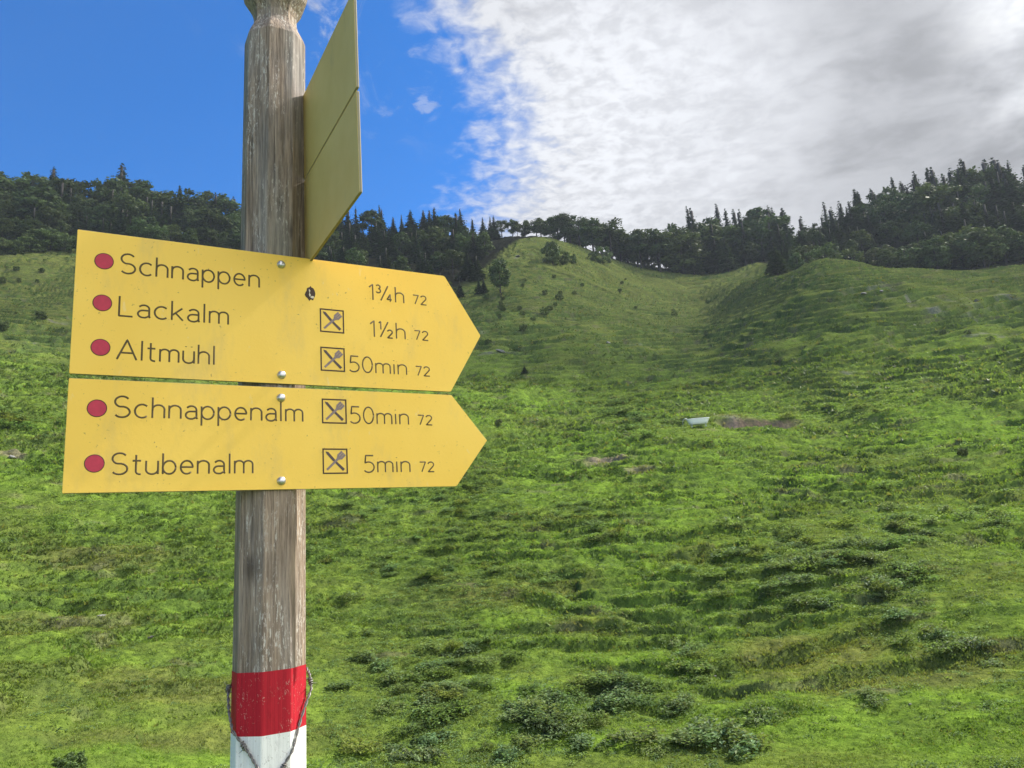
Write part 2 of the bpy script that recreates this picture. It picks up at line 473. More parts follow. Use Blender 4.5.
patch(845, 470, 1.2, 0.5, soil, 0.4)
patch(640, 470, 1.2, 0.8, soil, 0.5); patch(955, 480, 1.2, 0.5, soil, 0.35)
patch(10, 455, 1.2, 0.6, soil, 0.6); patch(870, 690, 0.6, 0.4, soil, 0.35)
patch(465, 585, 0.7, 0.5, soil, 0.35); patch(240, 700, 0.5, 0.4, soil, 0.3); patch(735, 415, 4.0, 0.8, soil, 0.3)
stone = np.zeros_like(Z)
for px, py, wx, wy in [(868, 291, 5, 2.2), (935, 307, 2.6, 1.6), (968, 303, 3.0, 3.0), (972, 318, 2.5, 2), (905, 298, 4, 1.5), (788, 279, 2.5, 1.2), (640, 345, 3, 1.5), (590, 342, 2.5, 1.2), (500, 352, 4, 1.5),
                       (518, 258, 2, 1.2), (545, 263, 2, 1.2), (840, 372, 3, .8), (740, 420, 2, .5), (30, 344, 3, 1.2), (58, 322, 2, 1), (985, 335, 3, 1.2), (1005, 296, 3, 1.5), (470, 335, 3, 2)]:
    patch(px, py, wx, wy, stone, 0.75, 0.9)
lush = np.zeros_like(Z)
for px, py, wx, wy in [(520, 400, 9, 9), (610, 445, 8, 6), (545, 480, 3, 4), (510, 560, 3, 2.5), (900, 440, 14, 6), (1000, 425, 10, 6), (690, 500, 5, 3), (880, 590, 3.5, 1.0),
                       (740, 605, 2.2, 1.2), (690, 655, 1.2, 1.6), (620, 560, 3, 2), (850, 730, 4, 1.2), (560, 745, 2.5, 0.8), (520, 690, 1.5, 0.6), (150, 640, 1.6, 0.6), (640, 600, 2.5, 1.5),
                       (30, 470, 5, 5), (120, 530, 4, 3), (170, 610, 2, 1.5), (700, 455, 6, 3), (960, 520, 5, 2), (480, 360, 8, 8), (740, 480, 8, 4), (650, 380, 6, 8)]:
    patch(px, py, wx, wy, lush, 0.9, 0.9)
dry = np.zeros_like(Z)
for px, py, wx, wy in [(800, 660, 3.0, 2.2), (860, 680, 3, 1.5), (150, 690, 4, 2.0), (60, 620, 3, 2), (600, 630, 2, 1.2), (980, 670, 2, 2), (480, 600, 2, 1.2), (700, 560, 2, 1.2),
                       (220, 740, 3, 1), (90, 560, 4, 2), (560, 585, 1.5, 1)]:
    patch(px, py, wx, wy, dry, 0.85, 0.9)
alt = sstep(75, 150, GR)
nb = fbm(XG / 9, YG / 7, 61, 4); ns = fbm(XG / 2.1, YG / 1.5, 67, 3)
mixL = np.clip(0.58 + 0.50 * nb + 0.22 * ns + 0.50 * lush - 0.60 * dry - 0.35 * alt, 0, 1)[..., None]
c_lush = np.array([0.113, 0.184, 0.028]); c_dull = np.array([0.102, 0.134, 0.031])
c_alt = np.array([0.128, 0.138, 0.042]); c_soil = np.array([0.225, 0.180, 0.145]); c_dry = np.array([0.15, 0.145, 0.05])
TINT = c_dull * (1 - mixL) + c_lush * mixL
TINT = TINT * (1 - 0.75 * alt[..., None]) + (c_alt * (0.80 + 0.55 * mixL)) * 0.75 * alt[..., None]
TINT = TINT * (1 - 0.45 * dry[..., None]) + c_dry * 0.45 * dry[..., None]
r_lo = 0.66 - 0.20 * sstep(70, 110, GR)
ris = sstep(r_lo, r_lo + 0.14, fr) * (1 - sstep(0.95, 1.0, fr)) * sstep(14, 24, GR)          # riser mask, also used to paint their shade
ris_shade = np.clip(ris * (0.35 + 0.65 * tm) * (1 + 1.3 * alt) + 0.7 * t2 * sstep(0.6, 0.75, fr2) * (1 - sstep(.93, 1, fr2)), 0, 1.6)[..., None]
TINT = TINT * (1 - 0.50 * ris_shade) + np.array([0.058, 0.098, 0.028]) * 0.50 * ris_shade  # shade of the terrace risers painted into the turf colour
wear = (sstep(0.35, 0.75, fbm(XG / 3.5, YG / 1.6, 71, 4)) * ris * 0.32)[..., None]
TINT = TINT * (1 - wear) + c_soil * 0.75 * wear
st_ = (stone * 0.75 * sstep(-.2, .5, ns))[..., None]
TINT = TINT * (1 - st_) + np.array([0.20, 0.195, 0.185]) * st_
sn = np.clip(soil, 0, 1)[..., None]
c_soil = c_soil + (bank * sstep(0.25, 0.45, pos))[..., None] * np.array([.01, -.005, -.02])
TINT = TINT * (1 - sn) + c_soil * sn * (0.8 + 0.35 * ns[..., None]) 
# leaf litter on the floor of the woods
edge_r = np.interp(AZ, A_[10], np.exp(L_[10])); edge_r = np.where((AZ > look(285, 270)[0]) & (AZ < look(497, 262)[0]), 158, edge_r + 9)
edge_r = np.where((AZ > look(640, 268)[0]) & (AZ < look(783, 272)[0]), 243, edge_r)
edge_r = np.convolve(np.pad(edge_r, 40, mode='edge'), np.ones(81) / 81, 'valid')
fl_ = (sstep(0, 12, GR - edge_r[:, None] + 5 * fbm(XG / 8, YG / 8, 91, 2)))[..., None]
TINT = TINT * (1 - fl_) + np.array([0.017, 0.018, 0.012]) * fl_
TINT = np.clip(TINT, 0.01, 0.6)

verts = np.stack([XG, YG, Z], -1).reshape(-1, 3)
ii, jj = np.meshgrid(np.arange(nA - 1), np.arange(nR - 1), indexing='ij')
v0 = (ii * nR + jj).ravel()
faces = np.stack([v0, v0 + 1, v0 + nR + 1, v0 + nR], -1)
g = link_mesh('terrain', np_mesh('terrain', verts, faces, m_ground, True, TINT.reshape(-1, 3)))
tag(g, 'green mountain pasture slope rising to a wooded ridge', 'hillside', kind='structure')

# ------------------------------------------------------------------ grass tufts (uncountable)
def make_grass(N, NF):
    az = RNG.uniform(R(-37.5), R(40), N + NF); lr = np.concatenate([RNG.uniform(math.log(13), math.log(95), N), RNG.uniform(math.log(85), math.log(235), NF)]); N = N + NF
    rough = grid_at(tm, az, lr); L = grid_at(mixL[..., 0], az, lr); so = grid_at(sn[..., 0], az, lr)
    ph = grid_at(fr, az, lr); rs = sstep(0.45, 0.7, ph)
    nn = grid_at(hum2, az, lr)
    az_e = np.interp(az, AZ, edge_r); inw = np.exp(lr) > az_e
    keep = (~inw) & (RNG.random(N) < np.clip(0.30 + 0.55 * rs * rough + 0.35 * nn - 0.10 * L, 0.12, 1) * (1 - so))
    az, lr, rough, L, rs = az[keep], lr[keep], rough[keep], L[keep], rs[keep]
    r = np.exp(lr); n = len(r)
    x, y, z = r * np.sin(az), r * np.cos(az), on_ground(az, lr)
    h = (0.022 + 0.030 * RNG.random(n) ** 2 + 0.045 * rs * rough * RNG.random(n)) * np.clip(r / 22, 0.8, 4.2)
    patchy = 1 + 0.32 * fbm(x / 5, y / 3.2, 95, 3)
    col = grid_at(TINT, az, lr) * ((0.92 + 0.45 * RNG.random(n)) * patchy)[:, None] * np.array([1.0, 1.02, 0.95])
    yl = RNG.random(n) < 0.10
    col[yl] = col[yl] * 0.4 + np.array([0.17, 0.16, 0.05]) * 0.6
    V, F, Cc = [], [], []
    B = 4
    for k in range(B):
        th = RNG.uniform(0, 2 * math.pi, n); wd = h * RNG.uniform(0.3, 0.6, n); ln = h * RNG.uniform(0.3, 1.4, n); la = RNG.uniform(0, 2 * math.pi, n)
        ox, oy = h * RNG.normal(0, .7, n), h * RNG.normal(0, .7, n)
        p = np.stack([x + ox, y + oy, z - 0.02], -1)
        d = np.stack([np.cos(th) * wd, np.sin(th) * wd, 0 * th], -1)
        tip = p + np.stack([np.cos(la) * ln, np.sin(la) * ln, h + 0.02], -1)
        V += [p - d, p + d, tip]
    V = np.stack(V, 1)                                   # n, 3B, 3
    F = np.arange(n * 3 * B).reshape(-1, 3)
    Cc = np.repeat(col, 3 * B, 0)
    return np_mesh('grass', V.reshape(-1, 3), F, m_grass, False, Cc)
g = link_mesh('grass', make_grass(330000, 90000)); tag(g, 'short uneven meadow grass covering the slope', 'grass', kind='stuff')

# ------------------------------------------------------------------ leafy weeds
def leaf_cloud(n, rad, h, ll, seed, base_col, var=0.22, pale=0.12, nsub=1, srad=.5):
    """n folded leaves over a low dome; returns verts, quads, colours"""
    g_ = np.random.default_rng(seed)
    k_ = max(1, nsub); ca_ = g_.uniform(0, 2 * math.pi, k_); cr_ = (rad - srad * .6) * np.sqrt(g_.random(k_)) if k_ > 1 else np.zeros(1)
    sh = h * g_.uniform(.55, 1.15, k_) * (1 - .35 * (cr_ / rad) ** 2); st = g_.uniform(.75, 1.3, k_)
    w_ = np.arange(n) % k_
    th = g_.uniform(0, 2 * math.pi, n); q_ = np.sqrt(g_.random(n)) * srad
    dome = np.sqrt(np.clip(1 - (q_ / srad) ** 2, 0.02, 1))
    zt = sh[w_] * (0.35 + 0.65 * dome) * (0.30 + 0.70 * g_.random(n) ** 0.6)
    p = np.stack([cr_[w_] * np.cos(ca_[w_]) + q_ * np.cos(th), cr_[w_] * np.sin(ca_[w_]) + q_ * np.sin(th), zt], -1)
    base_col = base_col[None, :] * st[w_][:, None]
    out = th + g_.normal(0, 0.9, n)
    pit = g_.uniform(-0.35, 0.95, n)
    d = np.stack([np.cos(out) * np.cos(pit), np.sin(out) * np.cos(pit), np.sin(pit)], -1)
    s_ = np.cross(d, [0, 0, 1.0]); s_ /= np.linalg.norm(s_, axis=1)[:, None] + 1e-9
    L = ll * g_.uniform(0.55, 1.3, n)[:, None]; w = L * g_.uniform(0.2, 0.34, n)[:, None]
    up_ = np.cross(s_, d)
    V = np.stack([p - d * L * .5, p + s_ * w + up_ * w * .35, p + d * L * .5 - np.array([0, 0, .25]) * L, p - s_ * w + up_ * w * .35], 1)
    col = base_col * (1 + var * g_.normal(0, 1, n))[:, None]
    k = g_.random(n) < pale
    col[k] = col[k] * 0.5 + np.array([0.15, 0.17, 0.05]) * 0.5
    V = V.reshape(-1, 3); col = np.clip(np.repeat(col, 4, 0), 0.012, .5)
    if k_ > 1:                                            # creeping stems from the root to every rosette
        ex, ey = cr_ * np.cos(ca_), cr_ * np.sin(ca_); l_ = np.maximum(cr_, 1e-3); px, py = -ey / l_ * .012, ex / l_ * .012
        st4 = np.stack([np.stack([px, py, 0 * px], -1), np.stack([-px, -py, 0 * px], -1), np.stack([ex - px, ey - py, sh * .7], -1), np.stack([ex + px, ey + py, sh * .7], -1)], 1).reshape(-1, 3)
        V = np.concatenate([V, st4]); col = np.concatenate([col, np.tile([.06, .09, .03], (len(st4), 1))])
    return V, np.arange(len(V)).reshape(-1, 4), col
weed_cols = [np.array([0.124, 0.196, 0.086]), np.array([0.130, 0.202, 0.070]), np.array([0.145, 0.205, 0.052])]
weed_protos = []
for k in range(12):
    V, F, Cc = leaf_cloud(300 + 25 * (k % 4), 0.5, 0.42 + 0.05 * (k % 3), 0.10, 100 + k, weed_cols[[0, 0, 1, 0, 1, 2][k % 6]], nsub=9 + k % 4, srad=.17)
    weed_protos.append(np_mesh('weed_clump', V, F, m_weed, False, Cc))
# (centre in the photograph, half extents, clumps, size in metres)
weed_zones = [
    (440, 590, 115, 85, 120, .58), (430, 690, 95, 55, 34, .8), (585, 520, 42, 26, 24, .7), (800, 560, 95, 38, 60, .85), (900, 575, 85, 50, 40, .8), (960, 640, 60, 30, 14, .7),
    (545, 700, 120, 34, 34, .85), (705, 742, 55, 14, 12, .9), (620, 690, 50, 16, 14, .85), (690, 655, 55, 25, 14, .8), (480, 745, 110, 20, 14, .8), (640, 425, 60, 14, 18, .9),
    (470, 500, 60, 45, 80, .55), (180, 540, 70, 35, 14, .5), (360, 520, 40, 40, 14, .55), (940, 520, 80, 25, 12, .7), (15, 430, 22, 20, 6, 1.1),
    (620, 402, 70, 12, 60, .7), (850, 402, 60, 16, 40, .7), (640, 380, 60, 14, 20, .6), (400, 640, 80, 60, 30, .7), (745, 590, 60, 20, 14, .75), (850, 700, 90, 30, 8, .5), (300, 640, 30, 90, 10, .45), (120, 700, 90, 40, 7, .45), (600, 600, 80, 30, 10, .5)]
cand = []
for zi, (cx_, cy_, ex, ey, n, sz) in enumerate(weed_zones):
    for k in range(n):
        x = cx_ + random.gauss(0, .5) * ex; y = cy_ + random.gauss(0, .5) * ey
        a, r, z = spot(x, y)
        if r < 9 or r > 120: continue
        s = sz * random.uniform(0.55, 1.35) * max(1.0, r / 26) ** 0.7
        cand.append(((s + (r > 30) * .35) / r, a, r, s, x, y))
cand.sort(reverse=True)
ind, rest = cand[:290], cand[290:]
def weed_label(x, y):
    if x < 250: return 'low leafy weed clump in the grass left of the signpost post', 'weed clumps left of the post'
    if y < 470: return 'dark leafy weed clump on the middle slope near the white trough', 'weed clumps on the middle slope'
    if x < 520: return 'green leafy weed clump just right of the post below the sign tips', 'weed clumps right of the post'
    if x < 690: return 'green leafy weed clump in the centre of the lower pasture', 'weed clumps in the lower centre'
    return 'grey green leafy weed clump in the pasture at lower right', 'weed clumps at lower right'
for k, (_, a, r, s, x, y) in enumerate(ind):
    lr = math.log(r)
    o = bpy.data.objects.new('weed_clump', weed_protos[k % 12]); COL.objects.link(o)
    o.location = (r * math.sin(a), r * math.cos(a), float(on_ground(np.array(a), np.array(lr))) - 0.03)
    o.rotation_euler = (random.uniform(-.1, .1), random.uniform(-.1, .1), random.uniform(0, 6.28))
    o.scale = (s * 1.15, s * 1.15, s * random.uniform(.55, .95))
    lb, gr = weed_label(x, y); tag(o, lb, 'weed', gr)
# the small fry: clover and low weeds
def scatter_weeds(N, extra):
    az = RNG.uniform(R(-37), R(40), N); lr = RNG.uniform(math.log(14), math.log(150), N)
    x, y = np.exp(lr) * np.sin(az), np.exp(lr) * np.cos(az)
    pr = fbm(x / 6, y / 5, 83, 3) + 0.25 * grid_at(hum2, az, lr)
    zone = np.zeros(N)
    k = (RNG.random(N) < sstep(0.05, 0.6, pr) * 0.75) & (grid_at(sn[..., 0], az, lr) < .3)
    az, lr = az[k], lr[k]
    ea = np.array([e[1] for e in extra]); el_ = np.log(np.array([e[2] for e in extra]))
    rep = 16
    ea = np.repeat(ea, rep) + RNG.normal(0, .022, len(ea) * rep); el_ = np.repeat(el_, rep) + RNG.normal(0, .05, len(el_) * rep)
    az = np.concatenate([az, ea]); lr = np.concatenate([lr, el_])
    n = len(az); r = np.exp(lr)
    base = np.stack([r * np.sin(az), r * np.cos(az), on_ground(az, lr) - .02], -1)
    pv = [leaf_cloud(26, .5, .40, .19, 300 + k, weed_cols[k % 3]) for k in range(9)]
    Vs, Cs = [], []
    for k in range(9):
        s = np.where(np.arange(n) % 9 == k)[0]
        sc = RNG.uniform(.16, .42, len(s)) * np.clip(r[s] / 28, .8, 2.0); th = RNG.uniform(0, 6.28, len(s))
        V = pv[k][0][None] * sc[:, None, None]
        Vx = V[..., 0] * np.cos(th)[:, None] - V[..., 1] * np.sin(th)[:, None]; Vy = V[..., 0] * np.sin(th)[:, None] + V[..., 1] * np.cos(th)[:, None]
        Vs.append((np.stack([Vx, Vy, V[..., 2]], -1) + base[s][:, None]).reshape(-1, 3))
        f = RNG.uniform(.8, 1.25, len(s)); Cs.append((pv[k][2][None] * f[:, None, None]).reshape(-1, 3))
    V = np.concatenate(Vs); C_ = np.concatenate(Cs)
    return np_mesh('low_weeds', V, np.arange(len(V)).reshape(-1, 4), m_weedfar, False, C_)
g = link_mesh('low_weeds', scatter_weeds(26000, cand)); tag(g, 'low leafy ground cover scattered through the meadow', 'ground cover', kind='stuff')

# ------------------------------------------------------------------ trees
def trunk_mesh(h, r, seed, limbs=0, limb_z=(0.35, 0.8), limb_l=0.25):
    g_ = random.Random(seed); mb = MB()
    n = 8; lean = [g_.uniform(-.02, .02) * h, g_.uniform(-.02, .02) * h]
    path = [(lean[0] * (i / n) ** 2, lean[1] * (i / n) ** 2, -0.8 + (h + .8) * i / n) for i in range(n + 1)]
    mb.tube(path, [r * (1.25 if i == 0 else 1) * (1 - 0.93 * i / n) + .01 for i in range(n + 1)], 7)
    for k in range(limbs):
        t_ = g_.uniform(*limb_z); a = g_.uniform(0, 6.28); l = limb_l * h * g_.uniform(.6, 1.2)
        b0 = np.array([lean[0] * t_ ** 2, lean[1] * t_ ** 2, h * t_ - .3])
        mid = b0 + np.array([math.cos(a) * l * .5, math.sin(a) * l * .5, l * .35]); end = b0 + np.array([math.cos(a) * l, math.sin(a) * l, l * .9])
        mb.tube([b0, mid, end], [r * .38, r * .25, r * .06], 5)
    me = bpy.data.meshes.new('trunk'); me.from_pydata(mb.v, [], mb.f); me.materials.append(m_bark); me.update()
    for p in me.polygons: p.use_smooth = True
    return me

def spruce_mesh(seed, width=0.19, low=0.08, density=1.0):
    """unit-height spruce crown of drooping sprays, uneven whorls and gaps"""
    g_ = np.random.default_rng(seed); V = []; C_ = []
    zs = np.linspace(low, 0.985, int(38 * density))
    for z in zs:
        rad = width * (1 - z) ** 0.95 * (1 + 0.1 * math.sin(z * 40)) + 0.006
        nb_ = max(4, int(9 * (1 - z) + 4)); a0_ = g_.uniform(0, 6.28)
        for k in range(nb_):
            if g_.random() < 0.14: continue
            a = a0_ + 6.28 * k / nb_ + g_.normal(0, .22); L = rad * g_.uniform(.6, 1.25)
            rise = g_.uniform(-.10, .15); droop = g_.uniform(.25, .6)
            m_ = max(2, int(L / 0.022))
            for s in range(m_):
                t_ = (s + g_.random()) / m_; q_ = L * t_
                p = np.array([math.cos(a) * q_, math.sin(a) * q_, z + L * (rise * t_ - droop * t_ * t_) + g_.normal(0, .004)])
                w = (0.018 + 0.020 * (1 - t_)) * g_.uniform(.7, 1.4) * (0.20 + 1.0 * (1 - z))
                ang = a + g_.normal(0, .8)
                d = np.array([math.cos(ang), math.sin(ang), g_.uniform(-.7, .05)]) * w * 1.7
                sd_ = np.array([-math.sin(ang), math.cos(ang), g_.uniform(-.5, .5)]) * w
                V += [p - d * .5, p + sd_ - np.array([0, 0, w * .5]), p + d, p - sd_ - np.array([0, 0, w * .5])]
                c = np.array([0.040, 0.066, 0.028]) * g_.uniform(.7, 1.45)
                if t_ > .75: c = c * np.array([1.25, 1.3, 1.1])
                C_ += [c] * 4
    V = np.array(V); C_ = np.array(C_)
    return np_mesh('crown', V, np.arange(len(V)).reshape(-1, 4), m_spruce, False, C_)

def beech_mesh(seed, wid=0.30, low=0.22, nclump=40, leaf=0.034, mat=None, base=(0.056, 0.086, 0.026), per=74):
    """unit-height broadleaf crown: leaf sprays in many overlapping uneven clumps"""
    g_ = np.random.default_rng(seed); V = []; C_ = []
    for k in range(nclump):
        cr = g_.uniform(.07, .13) * (wid / .3) ** .5
        d = g_.normal(0, 1, 3); d /= np.linalg.norm(d); d *= g_.uniform(.35, 1) ** .5
        hz_ = (1 - low) / 2
        c = np.array([d[0] * (wid - cr * .6), d[1] * (wid - cr * .6), low + hz_ + d[2] * (hz_ - cr * .6)])
        if c[2] < low + hz_: c[:2] *= 1.05
        tone = g_.uniform(.75, 1.3)
        for j in range(per):
            v = g_.normal(0, 1, 3); v /= np.linalg.norm(v); v *= g_.random() ** .4 * cr; v[2] *= .75
            p = c + v
            n1 = g_.normal(0, 1, 3); n1[2] *= .5; n1 /= np.linalg.norm(n1); n2 = np.cross(n1, v + .01); n2 /= np.linalg.norm(n2) + 1e-9
            w = leaf * g_.uniform(.5, 1.1)
            V += [p - n1 * w, p + n2 * w * .6, p + n1 * w, p - n2 * w * .6]
            C_ += [np.array(base) * tone * g_.uniform(.75, 1.3)] * 4
    V = np.array(V); V[:, 2] = np.clip(V[:, 2], 0.01, 1.0)
    return np_mesh('crown', V, np.arange(len(V)).reshape(-1, 4), mat or m_beech, False, np.array(C_))

protos = {'spruce': [], 'beech': [], 'slim': [], 'shrub': [], 'bare': []}
for k in range(7): protos['spruce'].append((trunk_mesh(.93, .014, k), spruce_mesh(500 + k, [.21, .25, .19, .27, .22, .20, .24][k], [.08, .12, .05, .10, .16, .22, .06][k])))
for k in range(3): protos['slim'].append((trunk_mesh(.93, .012, 40 + k), spruce_mesh(540 + k, .15 + .015 * k, .18 + .08 * k, .9)))
for k in range(7): protos['beech'].append((trunk_mesh(.72, .02, 60 + k, 5), beech_mesh(560 + k, [.32, .37, .29, .34, .31, .38, .27][k], [.14, .18, .12, .2, .08, .16, .10][k])))
for k in range(4): protos['bare'].append((trunk_mesh(.75, .017, 80 + k, 6, (.3, .8), .2), beech_mesh(580 + k, .24 + .03 * k, .38, 26, .030, None, (.054, .080, .028), 60)))
for k in range(4): protos['shrub'].append((trunk_mesh(.6, .03, 90 + k, 4, (.1, .5), .3), beech_mesh(600 + k, .50 + .06 * k, -.12, 34, .055, m_shrub, (.085, .122, .040), 70)))

def plant_tree(kind, az, r, h, label, cat, group, name, wide=1.0, idx=None):
    L = protos[kind]; tm_, cm_ = L[random.randrange(len(L)) if idx is None else idx]
    z = float(on_ground(np.array(az), np.array(math.log(r))))
    o = empty(name, (r * math.sin(az), r * math.cos(az), z - 0.1), (0, 0, random.uniform(0, 6.28)), (h * wide, h * wide, h))
    for nm, me in (('trunk', tm_), ('crown', cm_)):
        c = bpy.data.objects.new(nm, me); COL.objects.link(c); c.parent = o
    tag(o, label, cat, group)
    return o

top_x = [-60, 0, 30, 50, 70, 100, 120, 150, 200, 240, 300, 320, 345, 375, 400, 435, 465, 500, 530, 560, 600, 640, 660, 690, 720, 760, 785, 800, 830, 850, 880, 905, 915, 945, 960, 990, 1024, 1100]
top_y = [178, 172, 174, 165, 170, 180, 170, 180, 188, 196, 212, 212, 210, 209, 216, 212, 212, 226, 222, 213, 222, 229, 224, 210, 206, 210, 216, 222, 210, 196, 186, 182, 176, 172, 166, 168, 168, 166]
def treetop(x): return float(np.interp(x, top_x, top_y))
def forest(x0, x1, n, r0, r1, dy, kinds, hmin, hmax, where, group, jit=6):
    for k in range(n):
        x = x0 + (x1 - x0) * (k + random.random()) / n; r = random.uniform(r0, r1)
        ty = treetop(x) + dy + abs(random.gauss(0, jit)) - 2
        a, e = look(x, ty)
        z = float(on_ground(np.array(a), np.array(math.log(r))))
        kd = random.choice(kinds)
        h = min(max(r * math.tan(e) - z, hmin), hmax) * random.uniform(.96, 1.04) * (1.10 if kd in ('spruce', 'slim') else .97)
        nm = {'spruce': 'spruce_tree', 'slim': 'spruce_tree', 'beech': 'beech_tree', 'bare': 'beech_tree', 'shrub': 'shrub'}[kd]
        word = {'spruce': 'dark green spruce', 'slim': 'slim tall spruce', 'beech': 'round crowned broadleaf tree', 'bare': 'thin broadleaf tree with bare lower trunk', 'shrub': 'low dark shrub'}[kd]
        plant_tree(kd, a, r, h, word + ' ' + where, {'shrub': 'shrub'}.get(kd, 'tree'), word + 's ' + group, nm, random.uniform(0.95, 1.5) * (1.2 if kd == 'spruce' else 1.0))
SP, BE = 'spruce', 'beech'
lw, lg = 'in the dense wood on the ridge left of the signpost', 'in the left wood'
forest(-60, 262, 36, 236, 252, -1, [SP, BE, BE, SP, BE], 9, 27, lw, lg, 9)
forest(-50, 262, 30, 216, 232, 18, [BE, BE, SP], 8, 22, lw, lg)
forest(-50, 262, 26, 202, 214, 40, [BE, BE, SP], 6, 15, lw, lg)
forest(-40, 120, 20, 193, 200, 62, ['shrub', BE], 3, 6, lw, lg, 3)
for dy_, ra, rb_, n_ in ((2, 222, 244, 6), (20, 196, 214, 6), (44, 176, 192, 6)):
    forest(252, 312, n_, ra, rb_, dy_, [SP, BE, BE], 7, 22, 'in the wood hidden behind the signpost', 'behind the signpost')
mw, mg = 'in the wood behind the tips of the sign boards', 'in the wood behind the boards'
forest(295, 500, 24, 215, 240, 0, [SP, SP, 'slim', SP, BE], 8, 26, mw, mg, 5)
forest(300, 490, 22, 190, 210, 16, [SP, SP, BE], 8, 22, mw, mg)
forest(300, 480, 18, 168, 186, 38, [SP, SP, BE], 6, 16, mw, mg)
forest(430, 492, 5, 158, 166, 62, [SP, BE], 4, 10, mw, mg)
rw, rg = 'in the thin row along the grassy crest', 'along the crest'
forest(500, 690, 27, 228, 244, -2, ['bare', 'bare', BE, BE, 'bare'], 7, 16, rw, rg, 4)
forest(560, 690, 9, 240, 252, 8, ['bare', BE], 5, 12, rw, rg, 4)
forest(620, 690, 5, 240, 250, 26, ['shrub', BE], 4, 9, rw, rg, 4)
cw, cg = 'in the dark clump on the saddle of the ridge', 'on the saddle'
forest(680, 790, 12, 250, 262, 0, [SP, BE, BE, 'slim'], 9, 24, cw, cg, 4)
forest(680, 790, 11, 240, 249, 12, [BE, SP, BE], 8, 19, cw, cg, 4)
forest(690, 800, 8, 228, 238, 32, [BE, SP], 5, 12, cw, cg, 4)
ww, wg = 'in the wood above the right hand knoll', 'in the right wood'
forest(800, 1075, 34, 248, 264, -3, [SP, SP, BE, SP], 9, 27, ww, wg, 8)
forest(785, 1075, 32, 228, 246, 5, [SP, SP, BE], 9, 23, ww, wg, 8)
forest(780, 1075, 34, 208, 228, 34, [SP, SP, BE], 7, 16, ww, wg)
forest(775, 1075, 36, 188, 206, 56, [SP, BE, BE, 'shrub'], 6, 11, ww, wg, 7)

def single(kind, px, base_y, top_y_, label, cat, name, wide=1.0, group=None, idx=None):
    a, r, z = spot(px, base_y); a2, e = look(px, top_y_)
    h = max(r * math.tan(e) - z, .4)
    return plant_tree(kind, a, r, h, label, cat, group, name, wide, idx)
single(BE, 501, 296, 256, 'lone leafy tree on the slope just right of the upper board tip', 'tree', 'broadleaf_tree', .9)
single('shrub', 553, 265, 238, 'tall dark upright bush on the crest left of two paler bushes', 'bush', 'bush', .8, None, 0)
single('shrub', 563, 265, 248, 'rounded pale green bush leaning against the tall dark bush on the crest', 'bush', 'bush', .9, None, 1)
single('shrub', 571, 264, 251, 'smallest bush beside the dark bush on the crest', 'bush', 'bush', .8, None, 2)
single('shrub', 603, 265, 243, 'egg shaped bush alone on the crest in front of the tree row', 'bush', 'bush', .75, None, 3)
single('shrub', 593, 262, 250, 'small pale bush left of the egg shaped bush on the crest', 'bush', 'bush', .9, None, 0)
single('shrub', 748, 263, 251, 'small bush at the wood edge left of the right hand knoll', 'bush', 'bush', .9, None, 1)
single(SP, 778, 275, 238, 'pale green young conifer at the left end of the right hand knoll', 'tree', 'spruce_tree', 1.4, None, 3)
single('shrub', 963, 456, 444, 'dark round bush alone on the bright meadow at the right', 'bush', 'bush', .85, None, 2)
single(SP, 525, 374, 364, 'tiny dark spruce sapling alone on the slope right of the boards', 'tree', 'spruce_sapling', 2.0, None, 3)
single('shrub', 499, 428, 417, 'small dark bush right of the lower board tip', 'bush', 'bush', .9, None, 0)
single('shrub', 675, 316, 309, 'small dark bush in the hollow below the crest', 'bush', 'bush', 1.0, None, 3)
single('shrub', 706, 335, 327, 'small dark bush at the foot of the right hand knoll', 'bush', 'bush', .7, None, 1)
single('shrub', 70, 768, 750, 'low grey green bush at the bottom edge left of the post', 'bush', 'bush', 1.3, None, 2)
# scrubby bushes on the open upper slopes
k = 0
for (cx_, cy_, ex, ey, n, hh) in [(522, 320, 42, 26, 16, 1.3), (45, 276, 45, 8, 7, 1.4), (20, 320, 22, 16, 4, 1.5), (660, 300, 60, 20, 4, 1.0), (560, 290, 50, 16, 5, 1.0), (900, 320, 110, 25, 4, .8)]:
    for j in range(n):
        x = cx_ + random.uniform(-1, 1) * ex; y = cy_ + random.uniform(-1, 1) * ey
        a, r, z = spot(x, y)
        if r > 225: continue
        left = x < 250; right = x > 700
        lb = 'scrubby bush on the upper slope ' + ('left of the boards below the wood' if left else 'of the right hand knoll' if right else 'between the board tips and the crest')
        plant_tree('shrub', a, r, hh * random.uniform(.6, 1.3), lb, 'bush', lb.replace('bush', 'bushes'), 'bush', random.uniform(.8, 1.3))

# ------------------------------------------------------------------ rocks
def rock_mesh(seed):
    bm = bmesh.new(); bmesh.ops.create_icosphere(bm, subdivisions=3, radius=1)
    g_ = random.Random(seed)
    pl = [(Vector((g_.gauss(0, 1), g_.gauss(0, 1), g_.gauss(0, .8))).normalized(), g_.uniform(.45, .8)) for _ in range(11)]
    for v in bm.verts:
        for nrm, d in pl:
            k_ = v.co.dot(nrm)
            if k_ > d: v.co -= nrm * (k_ - d)
        v.co *= 1 + .05 * g_.random()
    return bm_mesh('rock', bm, m_rock)
rocks = [rock_mesh(k) for k in range(5)]
def rock(px, py, s, label, group=None):
    a, r, z = spot(px, py)
    o = link_mesh('rock', rocks[random.randrange(5)]); o.location = (r * math.sin(a), r * math.cos(a), float(on_ground(np.array(a), np.array(math.log(r)))) + -s * .05)
    o.rotation_euler = (random.uniform(-.4, .4), random.uniform(-.4, .4), random.uniform(0, 6)); o.scale = (s * 1.5, s, s * .45)
    tag(o, label, 'rock', group)
